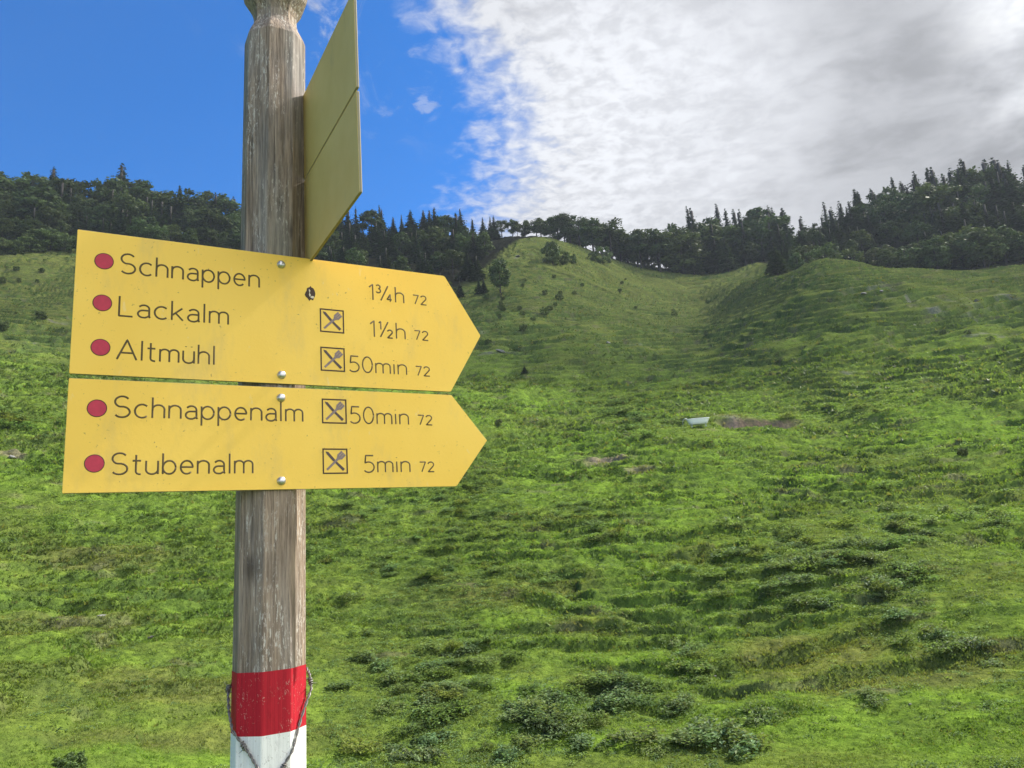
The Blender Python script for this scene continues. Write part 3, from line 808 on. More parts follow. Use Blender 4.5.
for px, py, s in [(972, 302, .45), (880, 293, .4), (868, 298, .35)]:
    rock(px + random.uniform(-4, 4), py, s, 'pale grey rock breaking through the grass of the right hand knoll', 'rocks on the right hand knoll')
for px, py, s in [(518, 257, .7), (545, 262, .6), (500, 352, .6), (608, 343, .5)]:
    rock(px, py, s, 'grey rock on the upper slope right of the boards', 'rocks on the upper slope')
for px, py, s in [(12, 458, .3)]:
    rock(px, py, s, 'grey rock in the slope at the far left', 'rocks at the far left')
for px, py, s in [(102, 616, .12), (150, 640, .09), (715, 678, .06), (910, 705, .05)]:
    rock(px, py, s, 'small stone lying in the grass of the lower pasture', 'stones in the lower pasture')

# ------------------------------------------------------------------ water trough by the earth bank
m_white = simple('white_enamel', (0.82, 0.86, 0.87), 0.3, 0, .06, 4)
m_grey = simple('galvanised_steel', (0.34, 0.37, 0.39), 0.45, .6, .15, 6)
a, r, z = spot(699, 428)
tr = empty('water_trough', (r * math.sin(a), r * math.cos(a), float(on_ground(np.array(a), np.array(math.log(r)))) + .24), (0, 0, -a + R(6)))
tag(tr, 'small white water trough lying beside the bare earth bank', 'trough')
mb = MB()                                       # rounded tub: outer and inner shells joined at the rim
prof_ = [(0.0, .00), (.55, .0), (.80, .05), (.90, .30), (1.0, .48), (1.03, .50), (1.0, .52), (.95, .49), (.84, .30), (.74, .10), (.5, .07), (.0, .07)]
K = 28; V = []; F = []
for s_, zh in prof_:
    for j in range(K):
        th = 2 * math.pi * j / K
        cx_ = math.copysign(abs(math.cos(th)) ** .45, math.cos(th)); sy_ = math.copysign(abs(math.sin(th)) ** .6, math.sin(th))
        V.append((cx_ * .98 * s_, sy_ * .42 * s_, zh))
for i in range(len(prof_) - 1):
    for j in range(K): F.append((i * K + j, i * K + (j + 1) % K, (i + 1) * K + (j + 1) % K, (i + 1) * K + j))
mb.add(V, F); mb.build('tub', m_white, tr, True)
for sx_ in (-.6, .6):
    mb = MB(); mb.tube([(sx_, -.38, -.25), (sx_, -.38, .06), (sx_, .38, .06), (sx_, .38, -.25)], .035, 6); mb.build('leg', m_grey, tr)
mb = MB(); mb.tube([(-.95, 0, .62), (-1.15, 0, .62), (-1.3, 0, .45), (-1.35, 0, -.2)], .03, 6); mb.tube([(-.95, 0, .62), (-.9, 0, .56)], .03, 6); mb.build('pipe', m_grey, tr, True)

# ------------------------------------------------------------------ signpost
UA = 1.0458
U = np.array([math.sin(UA), math.cos(UA), 0]); Vv = np.array([0, 0, 1.0]); Nn = np.array([0.50118474, -0.86534031, 0])
O = np.array([-0.596, 1.0, 0.4996])
# local frame of the signpost: x along the boards, y away from their front, z up; origin on the post's axis at the ground
AXU, AXN = 0.2770, -0.004 - 0.0490
base = O + U * AXU + Nn * AXN
gz = -1.76
base[2] = gz
post_root = empty('signpost', tuple(base), (0, 0, math.pi / 2 - UA))
tag(post_root, 'weathered wooden hiking signpost with yellow direction boards and red white band', 'signpost')
def LZ(z): return z - gz
lean = 0.0108
def oct_ring(z, rad, rot=0.0):
    c = rad / math.cos(math.pi / 8)
    ps = [np.array([c * math.cos(math.pi / 8 + k * math.pi / 4), c * math.sin(math.pi / 8 + k * math.pi / 4)]) for k in range(8)]
    out = []
    for k in range(8):
        for q_, f_ in ((ps[k - 1], .032), (ps[k - 1], .012), (ps[(k + 1) % 8], .012), (ps[(k + 1) % 8], .032)):
            p_ = ps[k] + (q_ - ps[k]) * f_ - ps[k] * (.003 if f_ < .02 else 0)
            out.append((lean * (z - 0.5) + 0.0045 + p_[0], p_[1], LZ(z)))
    return out
def loft(rings):
    bm = bmesh.new(); vs = [[bm.verts.new(p) for p in rg] for rg in rings]
    for i in range(len(vs) - 1):
        for j in range(32): bm.faces.new((vs[i][j], vs[i][(j + 1) % 32], vs[i + 1][(j + 1) % 32], vs[i + 1][j]))
    return bm, vs
HW = 0.0484
# wood
m_wood, t, b, o_ = pmat('weathered_wood')
oc = t.n('ShaderNodeTexCoord').outputs['Object']
wv = t.n('ShaderNodeVectorMath', operation='ADD'); t.l(oc, wv.inputs[0])
wn = t.n('ShaderNodeTexNoise'); wn.inputs['Scale'].default_value = 6; t.l(t.scale_vec(oc, (1, 1, .35)), wn.inputs['Vector'])
wsc = t.n('ShaderNodeVectorMath', operation='SCALE'); t.l(wn.outputs['Color'], wsc.inputs[0]); wsc.inputs['Scale'].default_value = 0.012; t.l(wsc.outputs[0], wv.inputs[1])
wc = wv.outputs[0]
grain = t.noise(t.scale_vec(wc, (230, 230, 10.0)), 1.0, 6, 0.72)
grain2 = t.noise(t.scale_vec(wc, (620, 620, 22)), 1.0, 4, 0.65)
blot = t.noise(t.scale_vec(wc, (26, 26, 5)), 1.0, 5, 0.6)
blot2 = t.noise(t.scale_vec(wc, (16, 16, 2.2)), 1.0, 4, 0.6)
cw1 = t.mix(t.mapr(grain, 0.30, 0.72), (0.120, 0.088, 0.067), (0.41, 0.315, 0.238))
cw2 = t.mix(t.math('MULTIPLY', t.mapr(blot2, 0.44, 0.70), .8), cw1, t.mix(t.mapr(grain, .3, .7), (0.13, 0.122, 0.118), (0.33, 0.31, 0.295)))
cw3 = t.mix(t.math('MULTIPLY', t.mapr(blot, 0.60, 0.74), .75), cw2, (0.045, 0.038, 0.034))
fleck = t.math('MULTIPLY', t.mapr(t.noise(t.scale_vec(wc, (330, 330, 75)), 1.0, 4, .75), 0.53, 0.60), t.mapr(t.noise(t.scale_vec(wc, (34, 34, 6)), 1.0, 4, .65), 0.44, 0.60))
cw4 = t.mix(t.math('MULTIPLY', fleck, .85), cw3, (0.56, 0.52, 0.47))
crack = t.mapr(t.noise(t.scale_vec(wc, (190, 190, 2.2)), 1.0, 2, .5), 0.24, 0.33, 1, 0)
cw5 = t.mix(t.math('MULTIPLY', crack, .8), cw4, (0.03, 0.024, 0.02))
for kx, ky, kz, kr in [(-.012, -.049, LZ(.868), .006), (-.030, -.036, LZ(.805), .008), (-.036, -.030, LZ(.735), .006), (.010, -.049, LZ(.60), .007), (-.034, -.034, LZ(.02), .013), (-.008, -.049, LZ(-.085), .004), (.020, -.047, LZ(-.02), .004)]:
    sv = t.n('ShaderNodeVectorMath', operation='SUBTRACT'); t.l(wc, sv.inputs[0]); sv.inputs[1].default_value = (kx, ky, kz)
    ln = t.n('ShaderNodeVectorMath', operation='LENGTH'); t.l(t.scale_vec(sv.outputs[0], (1, 1, .5)), ln.inputs[0])
    kd = t.math('ADD', ln.outputs['Value'], t.math('MULTIPLY', t.math('SUBTRACT', grain, .5), .012))
    cw5 = t.mix(t.mapr(kd, kr * .4, kr * 1.5, .8, 0), cw5, (0.045, 0.034, 0.028))
t.l(cw5, b.inputs['Base Color']); b.inputs['Roughness'].default_value = .85; b.inputs['Specular IOR Level'].default_value = .2
bp = t.n('ShaderNodeBump'); bp.inputs['Strength'].default_value = .85; bp.inputs['Distance'].default_value = .003
hh_ = t.math('ADD', t.math('MULTIPLY', grain, 1.0), t.math('MULTIPLY', grain2, .5)); hh_ = t.math('SUBTRACT', hh_, crack); t.l(hh_, bp.inputs['Height']); t.l(bp.outputs[0], b.inputs['Normal'])

def paint(name, col, dark, flake):
    m, t, b, o_ = pmat(name)
    oc = t.n('ShaderNodeTexCoord').outputs['Object']
    gr = t.noise(t.scale_vec(oc, (260, 260, 7)), 1.0, 5, .65); bl = t.noise(t.scale_vec(oc, (45, 45, 22)), 1.0, 5, .6)
    c = t.mix(t.mapr(gr, .3, .7), dark, col)
    c = t.mix(t.math('MULTIPLY', t.mapr(bl, .58, .72), .35), c, tuple(x * .5 for x in col))
    fl = t.math('MULTIPLY', t.mapr(t.noise(t.scale_vec(oc, (240, 240, 130)), 1.0, 3, .7, 1.5), .60, .66), t.mapr(t.noise(t.scale_vec(oc, (32, 32, 16)), 1.0, 3), .44, .56))
    c = t.mix(t.math('MULTIPLY', fl, .7), c, flake)
    t.l(c, b.inputs['Base Color']); b.inputs['Roughness'].default_value = .7; b.inputs['Specular IOR Level'].default_value = .2
    bp = t.n('ShaderNodeBump'); bp.inputs['Strength'].default_value = .5; bp.inputs['Distance'].default_value = .0012
    t.l(t.math('ADD', gr, fl), bp.inputs['Height']); t.l(bp.outputs[0], b.inputs['Normal'])
    return m
m_red = paint('red_paint', (0.43, 0.013, 0.026), (0.32, 0.010, 0.021), (0.55, 0.25, 0.22))
m_wpaint = paint('white_paint', (0.80, 0.80, 0.78), (0.68, 0.68, 0.66), (0.45, 0.42, 0.38))
zs = [gz - .35] + list(np.linspace(gz + .1, 0.919, 16))
bm, vs = loft([oct_ring(z, HW) for z in zs])
post = link_mesh('post', bm_mesh('post', bm, m_wood), post_root)
fin_r = [(0.919, HW), (0.928, .0455), (0.944, .0385), (0.948, .0365), (0.958, .0345), (0.970, .0345), (0.981, .0375), (0.993, .0440), (1.004, .0500), (1.014, .0520), (1.030, .0510), (1.045, .0430), (1.060, .026), (1.066, .004)]
bm, vs = loft([oct_ring(z, r_) for z, r_ in fin_r]); bm.faces.new(vs[-1])
link_mesh('finial', bm_mesh('finial', bm, m_wood), post_root)
def band(name, z0, z1, mat):
    bm, vs = loft([oct_ring(z, HW + .0005) for z in np.linspace(z0, z1, 5)])
    return link_mesh(name, bm_mesh(name, bm, mat), post)
tag(band('red_band', -0.2095, -0.126, m_red), 'painted red band')
tag(band('white_band', -0.306, -0.2095, m_wpaint), 'painted white band')

# boards
m_yel, t, b, o_ = pmat('yellow_board')
oc = t.n('ShaderNodeTexCoord').outputs['Object']
d1 = t.noise(t.scale_vec(oc, (1, 1, .35)), 16, 6, .7); d2 = t.noise(oc, 170, 3, .7); d3 = t.noise(oc, 5, 3, .5)
c = t.mix(t.mapr(d3, .3, .7), (0.84, 0.532, 0.074), (0.88, 0.580, 0.098))
c = t.mix(t.math('MULTIPLY', t.mapr(d1, .50, .74), .42), c, (0.56, 0.40, 0.13))
sp = t.math('MULTIPLY', t.mapr(d2, .62, .70), t.mapr(t.noise(oc, 22, 3), .48, .60))
c = t.mix(t.math('MULTIPLY', sp, .75), c, (0.13, 0.10, 0.05))
c = t.mix(t.math('MULTIPLY', t.mapr(t.noise(t.scale_vec(oc, (1, 1, .5)), 60, 3, .6), .66, .74), .45), c, (0.80, 0.62, 0.30))
t.l(c, b.inputs['Base Color']); b.inputs['Roughness'].default_value = .5; b.inputs['Specular IOR Level'].default_value = .35
bp = t.n('ShaderNodeBump'); bp.inputs['Strength'].default_value = .15; bp.inputs['Distance'].default_value = .001; t.l(d2, bp.inputs['Height']); t.l(bp.outputs[0], b.inputs['Normal'])
m_edge = simple('board_edge', (0.22, 0.20, 0.13), .6, 0, .2, 60)
m_ink = simple('engraved_letter', (0.095, 0.065, 0.026), .8, 0, .45, 160)
m_ink2 = simple('engraved_dark', (0.055, 0.030, 0.020), .8, 0, .3, 200)
m_dot = simple('red_dot', (0.46, 0.030, 0.065), .7, 0, .25, 140)
m_fork = simple('fork_grey', (0.23, 0.17, 0.16), .7, 0, .45, 260)
m_knife = simple('knife_brown', (0.085, 0.055, 0.055), .7, 0, .5, 260)
m_bolt = simple('galvanised_bolt', (0.50, 0.50, 0.50), .35, .85, .25, 300)
m_pale = simple('bare_metal_dent', (0.55, 0.48, 0.36), .6, .2, .3, 300)

TH = .0042
def LP(u, v, n=0.0):
    """point on the boards' front plane -> signpost local coordinates (n: towards the viewer)"""
    return (u - AXU, -(n - AXN), LZ(O[2] + v))
def plate(name, poly, parent, place, th=TH):
    bm = bmesh.new()
    a_ = [bm.verts.new(place(x, y, 0)) for x, y in poly]; b_ = [bm.verts.new(place(x, y, -th)) for x, y in poly]
    f0 = bm.faces.new(a_); f1_ = bm.faces.new(b_[::-1]); n = len(poly)
    for i in range(n): bm.faces.new((a_[i], b_[i], b_[(i + 1) % n], a_[(i + 1) % n]))
    bmesh.ops.bevel(bm, geom=list(bm.edges), offset=.0005, segments=1, affect='EDGES')
    bmesh.ops.recalc_face_normals(bm, faces=bm.faces)
    me = bm_mesh(name, bm, m_yel); me.materials.append(m_edge)
    yax = Vector(place(0, 0, 1)) - Vector(place(0, 0, 0))
    for p in me.polygons:
        if abs(p.normal.dot(yax)) < .5: p.material_index = 1
    return link_mesh(name, me, parent)
def rounded(poly, rad=.003):
    out = []; n = len(poly)
    for i in range(n):
        p0, p, p1 = np.array(poly[i - 1]), np.array(poly[i]), np.array(poly[(i + 1) % n])
        a_ = (p0 - p) / np.linalg.norm(p0 - p); c_ = (p1 - p) / np.linalg.norm(p1 - p)
        for s in np.linspace(0, 1, 4): out.append(tuple(p + a_ * rad * (1 - s) ** 2 + c_ * rad * s ** 2))
    return out
L1, T1, H1, GAP, L2, T2, H2 = 0.5668, 0.0646, 0.2106, 0.0058, 0.5677, 0.0634, 0.1557
up_b = plate('sign_board', rounded([(0, 0), (L1, 0), (L1 + T1, -H1 / 2), (L1, -H1), (0, -H1)], .002), post_root, LP)
tag(up_b, 'upper yellow arrow board with three destinations')
y2 = -H1 - GAP
lo_b = plate('sign_board', rounded([(0, y2), (L2, y2), (L2 + T2, y2 - H2 / 2), (L2, y2 - H2), (0, y2 - H2)], .002), post_root, LP)
tag(lo_b, 'lower yellow arrow board with two destinations')

# --- stroke alphabet (cap height 1)
def arc(cx, cy, rx, ry, a0, a1, n=12):
    return [(cx + rx * math.cos(R(a0 + (a1 - a0) * i / n)), cy + ry * math.sin(R(a0 + (a1 - a0) * i / n))) for i in range(n + 1)]
GL = {
 'S': (.54, [arc(.27, .745, .245, .255, 35, 250, 14) + arc(.27, .255, .265, .255, 80, -145, 14)]),
 'c': (.44, [arc(.25, .32, .25, .32, 48, 312, 16)]),
 'h': (.42, [[(0, 1), (0, 0)], [(0, .36)] + arc(.21, .42, .21, .22, 170, 0) + [(.42, 0)]]),
 'n': (.42, [[(0, .64), (0, 0)], [(0, .36)] + arc(.21, .42, .21, .22, 170, 0) + [(.42, 0)]]),
 'm': (.70, [[(0, .64), (0, 0)], [(0, .40)] + arc(.175, .46, .175, .18, 170, 0) + [(.35, 0)], [(.35, .40)] + arc(.525, .46, .175, .18, 170, 0) + [(.70, 0)]]),
 'a': (.42, [[(.05, .55)] + arc(.22, .45, .18, .19, 120, 0, 8) + [(.40, .08), (.43, 0)], [(.40, .37), (.20, .37)] + arc(.19, .185, .18, .185, 90, 270, 10) + [(.26, 0)] + [(.36, .06), (.40, .14)]]),
 'p': (.46, [[(0, .64), (0, -.32)], arc(.23, .32, .23, .32, 0, 360, 20)]),
 'b': (.46, [[(0, 1), (0, 0)], arc(.23, .32, .23, .32, 0, 360, 20)]),
 'e': (.46, [[(.01, .33), (.45, .33)] + arc(.23, .32, .22, .32, 5, 315, 18)]),
 'L': (.46, [[(0, 1), (0, 0), (.46, 0)]]),
 'k': (.40, [[(0, 1), (0, 0)], [(.37, .64), (0, .24)], [(.13, .38), (.40, 0)]]),
 'l': (.0, [[(0, 1), (0, 0)]]),
 'A': (.70, [[(0, 0), (.35, 1), (.70, 0)], [(.12, .34), (.58, .34)]]),
 't': (.30, [[(.12, .92), (.12, .16)] + arc(.26, .14, .14, .14, 180, 285, 6), [(0, .64), (.29, .64)]]),
 'u': (.42, [[(0, .64)] + arc(.21, .22, .21, .22, 180, 360) + [(.42, .3)], [(.42, .64), (.42, 0)]]),
 'i': (.0, [[(0, .64), (0, 0)], [(0, .86), (0, .89)]]),
 '1': (.18, [[(0, .80), (.18, 1), (.18, 0)]]),
 '5': (.46, [[(.43, 1), (.09, 1), (.05, .56)] + arc(.21, .31, .25, .31, 118, -140, 16)]),
 '0': (.46, [arc(.23, .5, .23, .5, 0, 360, 26)]),
 '7': (.46, [[(0, 1), (.46, 1), (.15, 0)]]),
 '2': (.48, [arc(.23, .74, .23, .26, 165, -35, 12) + [(0, 0), (.48, 0)]]),
 '3': (.44, [arc(.2, .76, .2, .24, 150, -80, 10), arc(.2, .27, .24, .27, 85, -150, 12)]),
 '4': (.50, [[(.34, 0), (.34, 1), (0, .28), (.50, .28)]]),
}
GL['ü'] = (.42, GL['u'][1] + [[(.10, .84), (.10, .87)], [(.32, .84), (.32, .87)]])
def sub(ch, s, ox, oy): return [[(x * s + ox, y * s + oy) for x, y in st] for st in GL[ch][1]]
GL['¾'] = (.80, sub('3', .50, 0, .50) + [[(.22, .02), (.60, 1.0)]] + sub('4', .46, .54, .0))
GL['½'] = (.72, sub('1', .50, 0.06, .50) + [[(.12, .02), (.50, 1.0)]] + sub('2', .50, .46, .0))
def lettering(txt, u0, v0, u1, cap, parent, gap=.17, pen=.075, mat=None, name='lettering'):
    x = 0; st = []
    for ch in txt:
        w, ss = GL[ch]
        if ch in 'li1' : x += .02
        st += [[(px + x, py) for px, py in s_] for s_ in ss]
        x += w + gap + (.03 if ch in 'li' else 0)
    x -= gap
    k_ = (u1 - u0) / x
    mb = MB()
    for s_ in st:
        pts_ = []
        for i in range(len(s_)):
            pts_.append(s_[i])
        P = [np.array(LP(u0 + px * k_, v0 + py * cap, 0.00005)) for px, py in pts_]
        # resample corners so that the section stays round at bends
        Q = [P[0]]
        for a_, c_ in zip(P[:-1], P[1:]):
            d_ = np.linalg.norm(c_ - a_)
            if d_ > cap * .2: Q += [a_ + (c_ - a_) * .04, c_ - (c_ - a_) * .04]
            Q.append(c_)
        mb.tube(Q, pen * cap / 2 * 1.0, 8, ((0, -1, 0), .22))
    return mb.build(name, mat or m_ink, parent, True)
for txt, u0, v0, u1, cap, par in [
    ('Schnappen', .0560, -.0585, .2487, .0298, up_b), ('Lackalm', .0568, -.1228, .2035, .0292, up_b), ('Altmühl', .0565, -.1865, .1853, .0288, up_b),
    ('Schnappenalm', .0560, -.2688, .3139, .0294, lo_b), ('Stubenalm', .0560, -.3476, .2401, .0290, lo_b),
    ('1¾h', .4262, -.0590, .4880, .0275, up_b), ('1½h', .4262, -.1232, .4877, .0275, up_b), ('50min', .3895, -.1850, .4877, .0262, up_b),
    ('50min', .3886, -.2694, .4872, .0268, lo_b), ('5min', .4092, -.3476, .4864, .0266, lo_b)]:
    lettering(txt, u0, v0, u1, cap, par, pen=.090)
for u0, v0, u1, par in [(.5053, -.0582, .5297, up_b), (.5052, -.1222, .5297, up_b), (.5045, -.1852, .5295, up_b), (.5043, -.2692, .5293, lo_b), (.5038, -.3474, .5288, lo_b)]:
    lettering('72', u0, v0, u1, .0160, par, .2, .135)
def disc(name, u, v, rad, parent, mat, h=.0004):
    mb = MB(); K = 28
    P = [LP(u + rad * math.cos(6.2832 * i / K), v + rad * math.sin(6.2832 * i / K), h) for i in range(K)]
    B_ = [LP(u + rad * math.cos(6.2832 * i / K), v + rad * math.sin(6.2832 * i / K), -.0005) for i in range(K)]
    mb.add(P + B_, [tuple(range(K))] + [(i, K + i, K + (i + 1) % K, (i + 1) % K) for i in range(K)])
    return mb.build(name, mat, parent)
def ring(name, u, v, rad, wid, parent, mat):
    mb = MB(); mb.tube([LP(u + rad * math.cos(6.2832 * i / 32), v + rad * math.sin(6.2832 * i / 32), .0002) for i in range(33)], wid, 6, ((0, -1, 0), .4))
    return mb.build(name, mat, parent, True)
for u, v, par in [(.0350, -.0437, up_b), (.0354, -.1061, up_b), (.0359, -.1711, up_b), (.0353, -.2573, lo_b), (.0355, -.3327, lo_b)]:
    d_ = disc('red_dot', u, v, .0114, par, m_dot); ring('dot_rim', u, v, .0116, .0007, par, m_ink2)
def bolt(u, v, parent, place=None, n0=0.0):
    place = place or LP
    mb = MB(); K = 16; rings = [(.0066, 0), (.0066, .0006), (.0058, .0009), (.0056, .0030), (.0046, .0042), (.0026, .0049), (.0, .0051)]
    V = [place(u + r_ * math.cos(6.2832 * i / K), v + r_ * math.sin(6.2832 * i / K), n0 + h) for r_, h in rings for i in range(K)]
    mb.add(V, [(a_ * K + i, a_ * K + (i + 1) % K, (a_ + 1) * K + (i + 1) % K, (a_ + 1) * K + i) for a_ in range(len(rings) - 1) for i in range(K)])
    return mb.build('bolt', m_bolt, parent, True)
bolt(.2826, -.0160, up_b); bolt(.2824, -.1967, up_b); bolt(.2814, -.2328, lo_b); bolt(.2812, -.3594, lo_b)
def flat(poly, n, h=.0003):
    P = [LP(x, y, n) for x, y in poly]; B_ = [LP(x, y, n - h) for x, y in poly]; k = len(poly)
    return P + B_, [tuple(range(k))] + [(i, k + i, k + (i + 1) % k, (i + 1) % k) for i in range(k)]
def inn_symbol(u, v, s, parent):
    mb = MB(); c4 = [(u, v), (u + s, v), (u + s, v - s), (u, v - s)]
    w = .0011
    for i, (a_, c_) in enumerate(zip(c4, c4[1:] + c4[:1])):
        d_ = np.array(c_) - np.array(a_); d_ = d_ / np.linalg.norm(d_); nn = np.array([-d_[1], d_[0]]) * w
        a2, c2 = np.array(a_) - d_ * w, np.array(c_) - d_ * w
        mb.add(*flat([tuple(a2 + nn), tuple(a2 - nn), tuple(c2 - nn), tuple(c2 + nn)], .0003))
    fr_ = mb.build('inn_symbol', m_ink2, parent)
    def strip(p0, p1, w0, w1):
        d_ = np.array(p1) - np.array(p0); d_ /= np.linalg.norm(d_); nn = np.array([-d_[1], d_[0]])
        q = [np.array(p0) + nn * w0, np.array(p0) - nn * w0, np.array(p1) - nn * w1, np.array(p1) + nn * w1]
        return [(u + x * s, v - (1 - y) * s) for x, y in q]
    mb = MB()
    mb.add(*flat(strip((.15, .14), (.60, .58), .045, .05), .00042))
    mb.add(*flat(strip((.60, .58), (.68, .66), .05, .12), .00042))
    hx = [(.68, .66), (.83, .81)]
    for off in (-.095, 0, .095):
        nn = np.array([-.707, .707]) * off
        mb.add(*flat(strip(tuple(np.array(hx[0]) + nn), tuple(np.array((.86, .84)) + nn), .046, .042), .00042))
    mb.build('fork', m_fork, parent)
    mb = MB(); 
    mb.add(*flat([(u + x * s, v - (1 - y) * s) for x, y in [(.10, .90), (.14, .80), (.40, .50), (.49, .57), (.22, .88)]], .00034))
    mb.add(*flat(strip((.44, .54), (.86, .13), .045, .06), .00034))
    mb.build('knife', m_knife, parent)
for u, v, par in [(.3441, -.0838, up_b), (.3440, -.1480, up_b), (.3448, -.2324, lo_b), (.3446, -.3112, lo_b)]: inn_symbol(u, v, .0374, par)
# weathered gash in the upper board with a torn flap
g_ = random.Random(5); mb = MB()
def blob(cu_, cv_, ru, rv, n=18, jag=.2):
    return [(cu_ + ru * (1 + g_.uniform(-jag, jag)) * math.cos(6.2832 * i / n) * (1 - .35 * max(0, math.sin(6.2832 * i / n))), cv_ + rv * (1 + g_.uniform(-jag, jag)) * math.sin(6.2832 * i / n)) for i in range(n)]
mb.add(*flat(blob(.3278, -.0590, .0082, .0118), .0003)); gash = mb.build('gash', m_ink2, up_b)
mb = MB(); mb.add(*flat([(.3262, -.0520), (.3282, -.0545), (.3272, -.0590), (.3292, -.0620), (.3275, -.0655), (.3258, -.0620), (.3268, -.0580), (.3258, -.0545)], .0005))
mb.add(*flat(blob(.3312, -.0655, .0035, .0022, 10), .0006)); mb.build('torn_flap', m_pale, up_b)

# boards at the back, square to the front ones
def BP(w, z, n=0.0):
    """w: distance along the side boards towards the viewer, z: height, n: out of their seen face"""
    return (HW + .0030 + TH - n - TH, -w, LZ(z))
m_side_shaded, t, b, o_ = pmat('shaded_side_board')  # yellow of the side boards with their shade put into the duller colour
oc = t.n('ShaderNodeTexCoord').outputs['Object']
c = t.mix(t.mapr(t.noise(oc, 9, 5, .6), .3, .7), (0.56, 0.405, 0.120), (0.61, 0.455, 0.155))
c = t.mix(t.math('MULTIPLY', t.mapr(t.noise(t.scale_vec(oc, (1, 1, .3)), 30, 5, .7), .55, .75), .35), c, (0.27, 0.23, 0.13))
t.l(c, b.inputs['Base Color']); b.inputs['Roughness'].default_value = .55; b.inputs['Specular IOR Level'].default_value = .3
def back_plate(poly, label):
    o = plate('sign_board', rounded(poly, .002), post_root, BP); o.data.materials[0] = m_side_shaded
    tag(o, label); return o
# local x outwards: plane touches the post's side facet; front is +w
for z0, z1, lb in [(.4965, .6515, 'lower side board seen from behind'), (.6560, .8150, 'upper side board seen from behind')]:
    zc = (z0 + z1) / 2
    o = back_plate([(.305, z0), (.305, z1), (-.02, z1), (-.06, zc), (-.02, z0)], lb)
    for zz_ in (z0 + .02, z1 - .02):
        bolt(0.0, zz_, o, lambda w, z, n: (HW + .0030 + TH + n, -w, LZ(z)))

# ------------------------------------------------------------------ barbed wire round the post
m_wire = simple('rusty_wire', (0.19, 0.178, 0.17), .5, .6, .4, 200)
wire = empty('barbed_wire', tuple(base + np.array([0, 0, LZ(-.2)])), (0, 0, math.pi / 2 - UA))
tag(wire, 'rusty barbed wire looped around the red and white post band', 'barbed wire')
def wire_pt(ang, z, rad):
    c_ = rad / max(math.cos(((ang + math.pi / 8) % (math.pi / 4)) - math.pi / 8), .93)
    return np.array([lean * (z - .5) + .0045 + c_ * math.cos(ang), c_ * math.sin(ang), z + .2])
# bearing in signpost frame: front = -90 deg, right = 0, left = 180
key_a = [20, -10, -25, -50, -75, -95, -110, -130, -155, -180, -205, -240, -300, -340]
key_z = [-.128, -.140, -.165, -.205, -.245, -.268, -.256, -.232, -.205, -.178, -.150, -.135, -.125, -.128]
key_r = [.053, .056, .0555, .0520, .0515, .0510, .0512, .0518, .0530, .0550, .0530, .052, .052, .053]
tt = np.linspace(0, 1, 170); ks = np.linspace(0, 1, len(key_a))
ang = np.interp(tt, ks, key_a); zz_ = pchip(ks, key_z, tt); rad = pchip(ks, key_r, tt)
cen = np.array([wire_pt(R(a_), z_, r_) for a_, z_, r_ in zip(ang, zz_, rad)])
tg = np.gradient(cen, axis=0); tg /= np.linalg.norm(tg, axis=1)[:, None]
n1 = np.cross(tg, [0, 0, 1.0]); n1 /= np.linalg.norm(n1, axis=1)[:, None]; n2 = np.cross(tg, n1)
for s_ in (0, math.pi):
    ph = tt * 2 * math.pi * 24 + s_
    mb = MB(); mb.tube(cen + .0012 * (np.cos(ph)[:, None] * n1 + np.sin(ph)[:, None] * n2), .0011, 6); mb.build('strand', m_wire, wire, True)
for q in (18, 54, 95, 128, 150):
    i = q; mb = MB()
    for w_ in range(2):
        c_ = cen[i] + tg[i] * .003 * (w_ - .5)
        lp = [c_ + .0030 * (math.cos(x) * n1[i] + math.sin(x) * n2[i]) + tg[i] * .0006 * x for x in np.linspace(0, 4 * math.pi, 26)]
        d0 = (n1[i] * math.cos(.6 + 1.3 * w_) + n2[i] * math.sin(.6 + 1.3 * w_)); d1 = -d0 + tg[i] * .4
        path = [lp[0] + d0 * .012] + lp + [lp[-1] + d1 * .012]
        mb.tube(path, [.0002] + [.0008] * len(lp) + [.0002], 5)
    mb.build('barb', m_wire, wire, True)

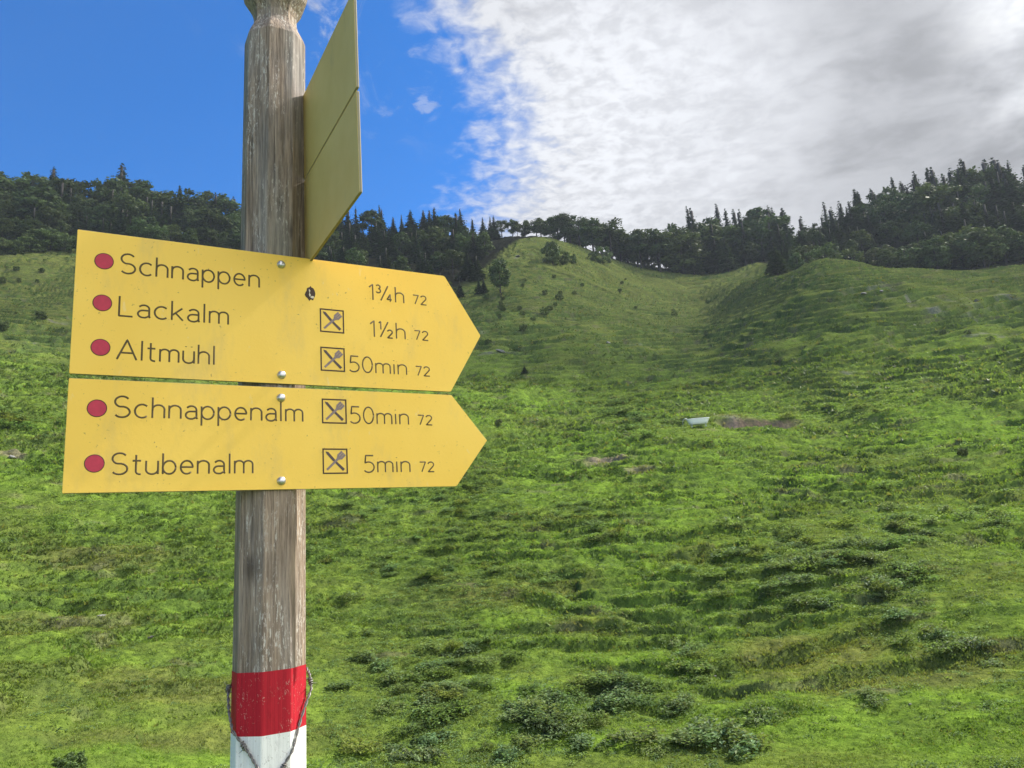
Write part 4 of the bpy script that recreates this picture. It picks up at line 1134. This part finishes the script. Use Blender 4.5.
# ------------------------------------------------------------------ the cloud that shades the upper slope
m = bpy.data.materials.new('cloud_vapour'); m.use_nodes = True; t = NT(m.node_tree)
out = t.n('ShaderNodeOutputMaterial'); df = t.n('ShaderNodeBsdfDiffuse'); df.inputs[0].default_value = (.9, .9, .9, 1)
tl = t.n('ShaderNodeBsdfTranslucent'); tl.inputs[0].default_value = (.9, .9, .9, 1); ad = t.n('ShaderNodeMixShader'); ad.inputs[0].default_value = .5
t.l(df.outputs[0], ad.inputs[1]); t.l(tl.outputs[0], ad.inputs[2])
tp = t.n('ShaderNodeBsdfTransparent'); mx = t.n('ShaderNodeMixShader'); mx.inputs[0].default_value = 0.31
t.l(tp.outputs[0], mx.inputs[1]); t.l(ad.outputs[0], mx.inputs[2]); t.l(mx.outputs[0], out.inputs[0])
bm = bmesh.new(); bmesh.ops.create_icosphere(bm, subdivisions=6, radius=1)
co = np.array([v.co[:] for v in bm.verts])
f_ = 1 + 0.22 * fbm(co[:, 0] * 2.2 + co[:, 2], co[:, 1] * 2.2 - co[:, 2], 97, 5)
for v, k_ in zip(bm.verts, f_): v.co = Vector((v.co.x * k_ * 240, v.co.y * k_ * 92, v.co.z * (k_ * 34 if v.co.z > 0 else 12)))
cl = link_mesh('cloud', bm_mesh('cloud', bm, m, True)); ALT = 900.0
cl.location = Vector((0, 212, 70)) + sd * (ALT / sd.z); cl.rotation_euler = (0, 0, R(-5))
tag(cl, 'broken white cloud drifting over the ridge', 'cloud', kind='structure')

# ------------------------------------------------------------------ air
HAZE = 0.0002
if HAZE:
    bm = bmesh.new(); bmesh.ops.create_cube(bm, size=1)
    zlo = float(Z.min()) - 1.0; zhi = 165.0
    for v in bm.verts: v.co = Vector((v.co.x * 1240, v.co.y * 1240, zlo if v.co.z < 0 else zhi))
    m = bpy.data.materials.new('haze_air'); m.use_nodes = True; t = NT(m.node_tree)
    out = t.n('ShaderNodeOutputMaterial'); pv = t.n('ShaderNodeVolumePrincipled')
    pv.inputs['Color'].default_value = (0.72, 0.82, 0.95, 1); pv.inputs['Density'].default_value = HAZE; pv.inputs['Anisotropy'].default_value = 0.2
    t.l(pv.outputs[0], out.inputs['Volume'])
    hz = link_mesh('haze', bm_mesh('haze', bm, m)); tag(hz, 'thin bluish mountain air over the whole slope', 'haze', kind='stuff')
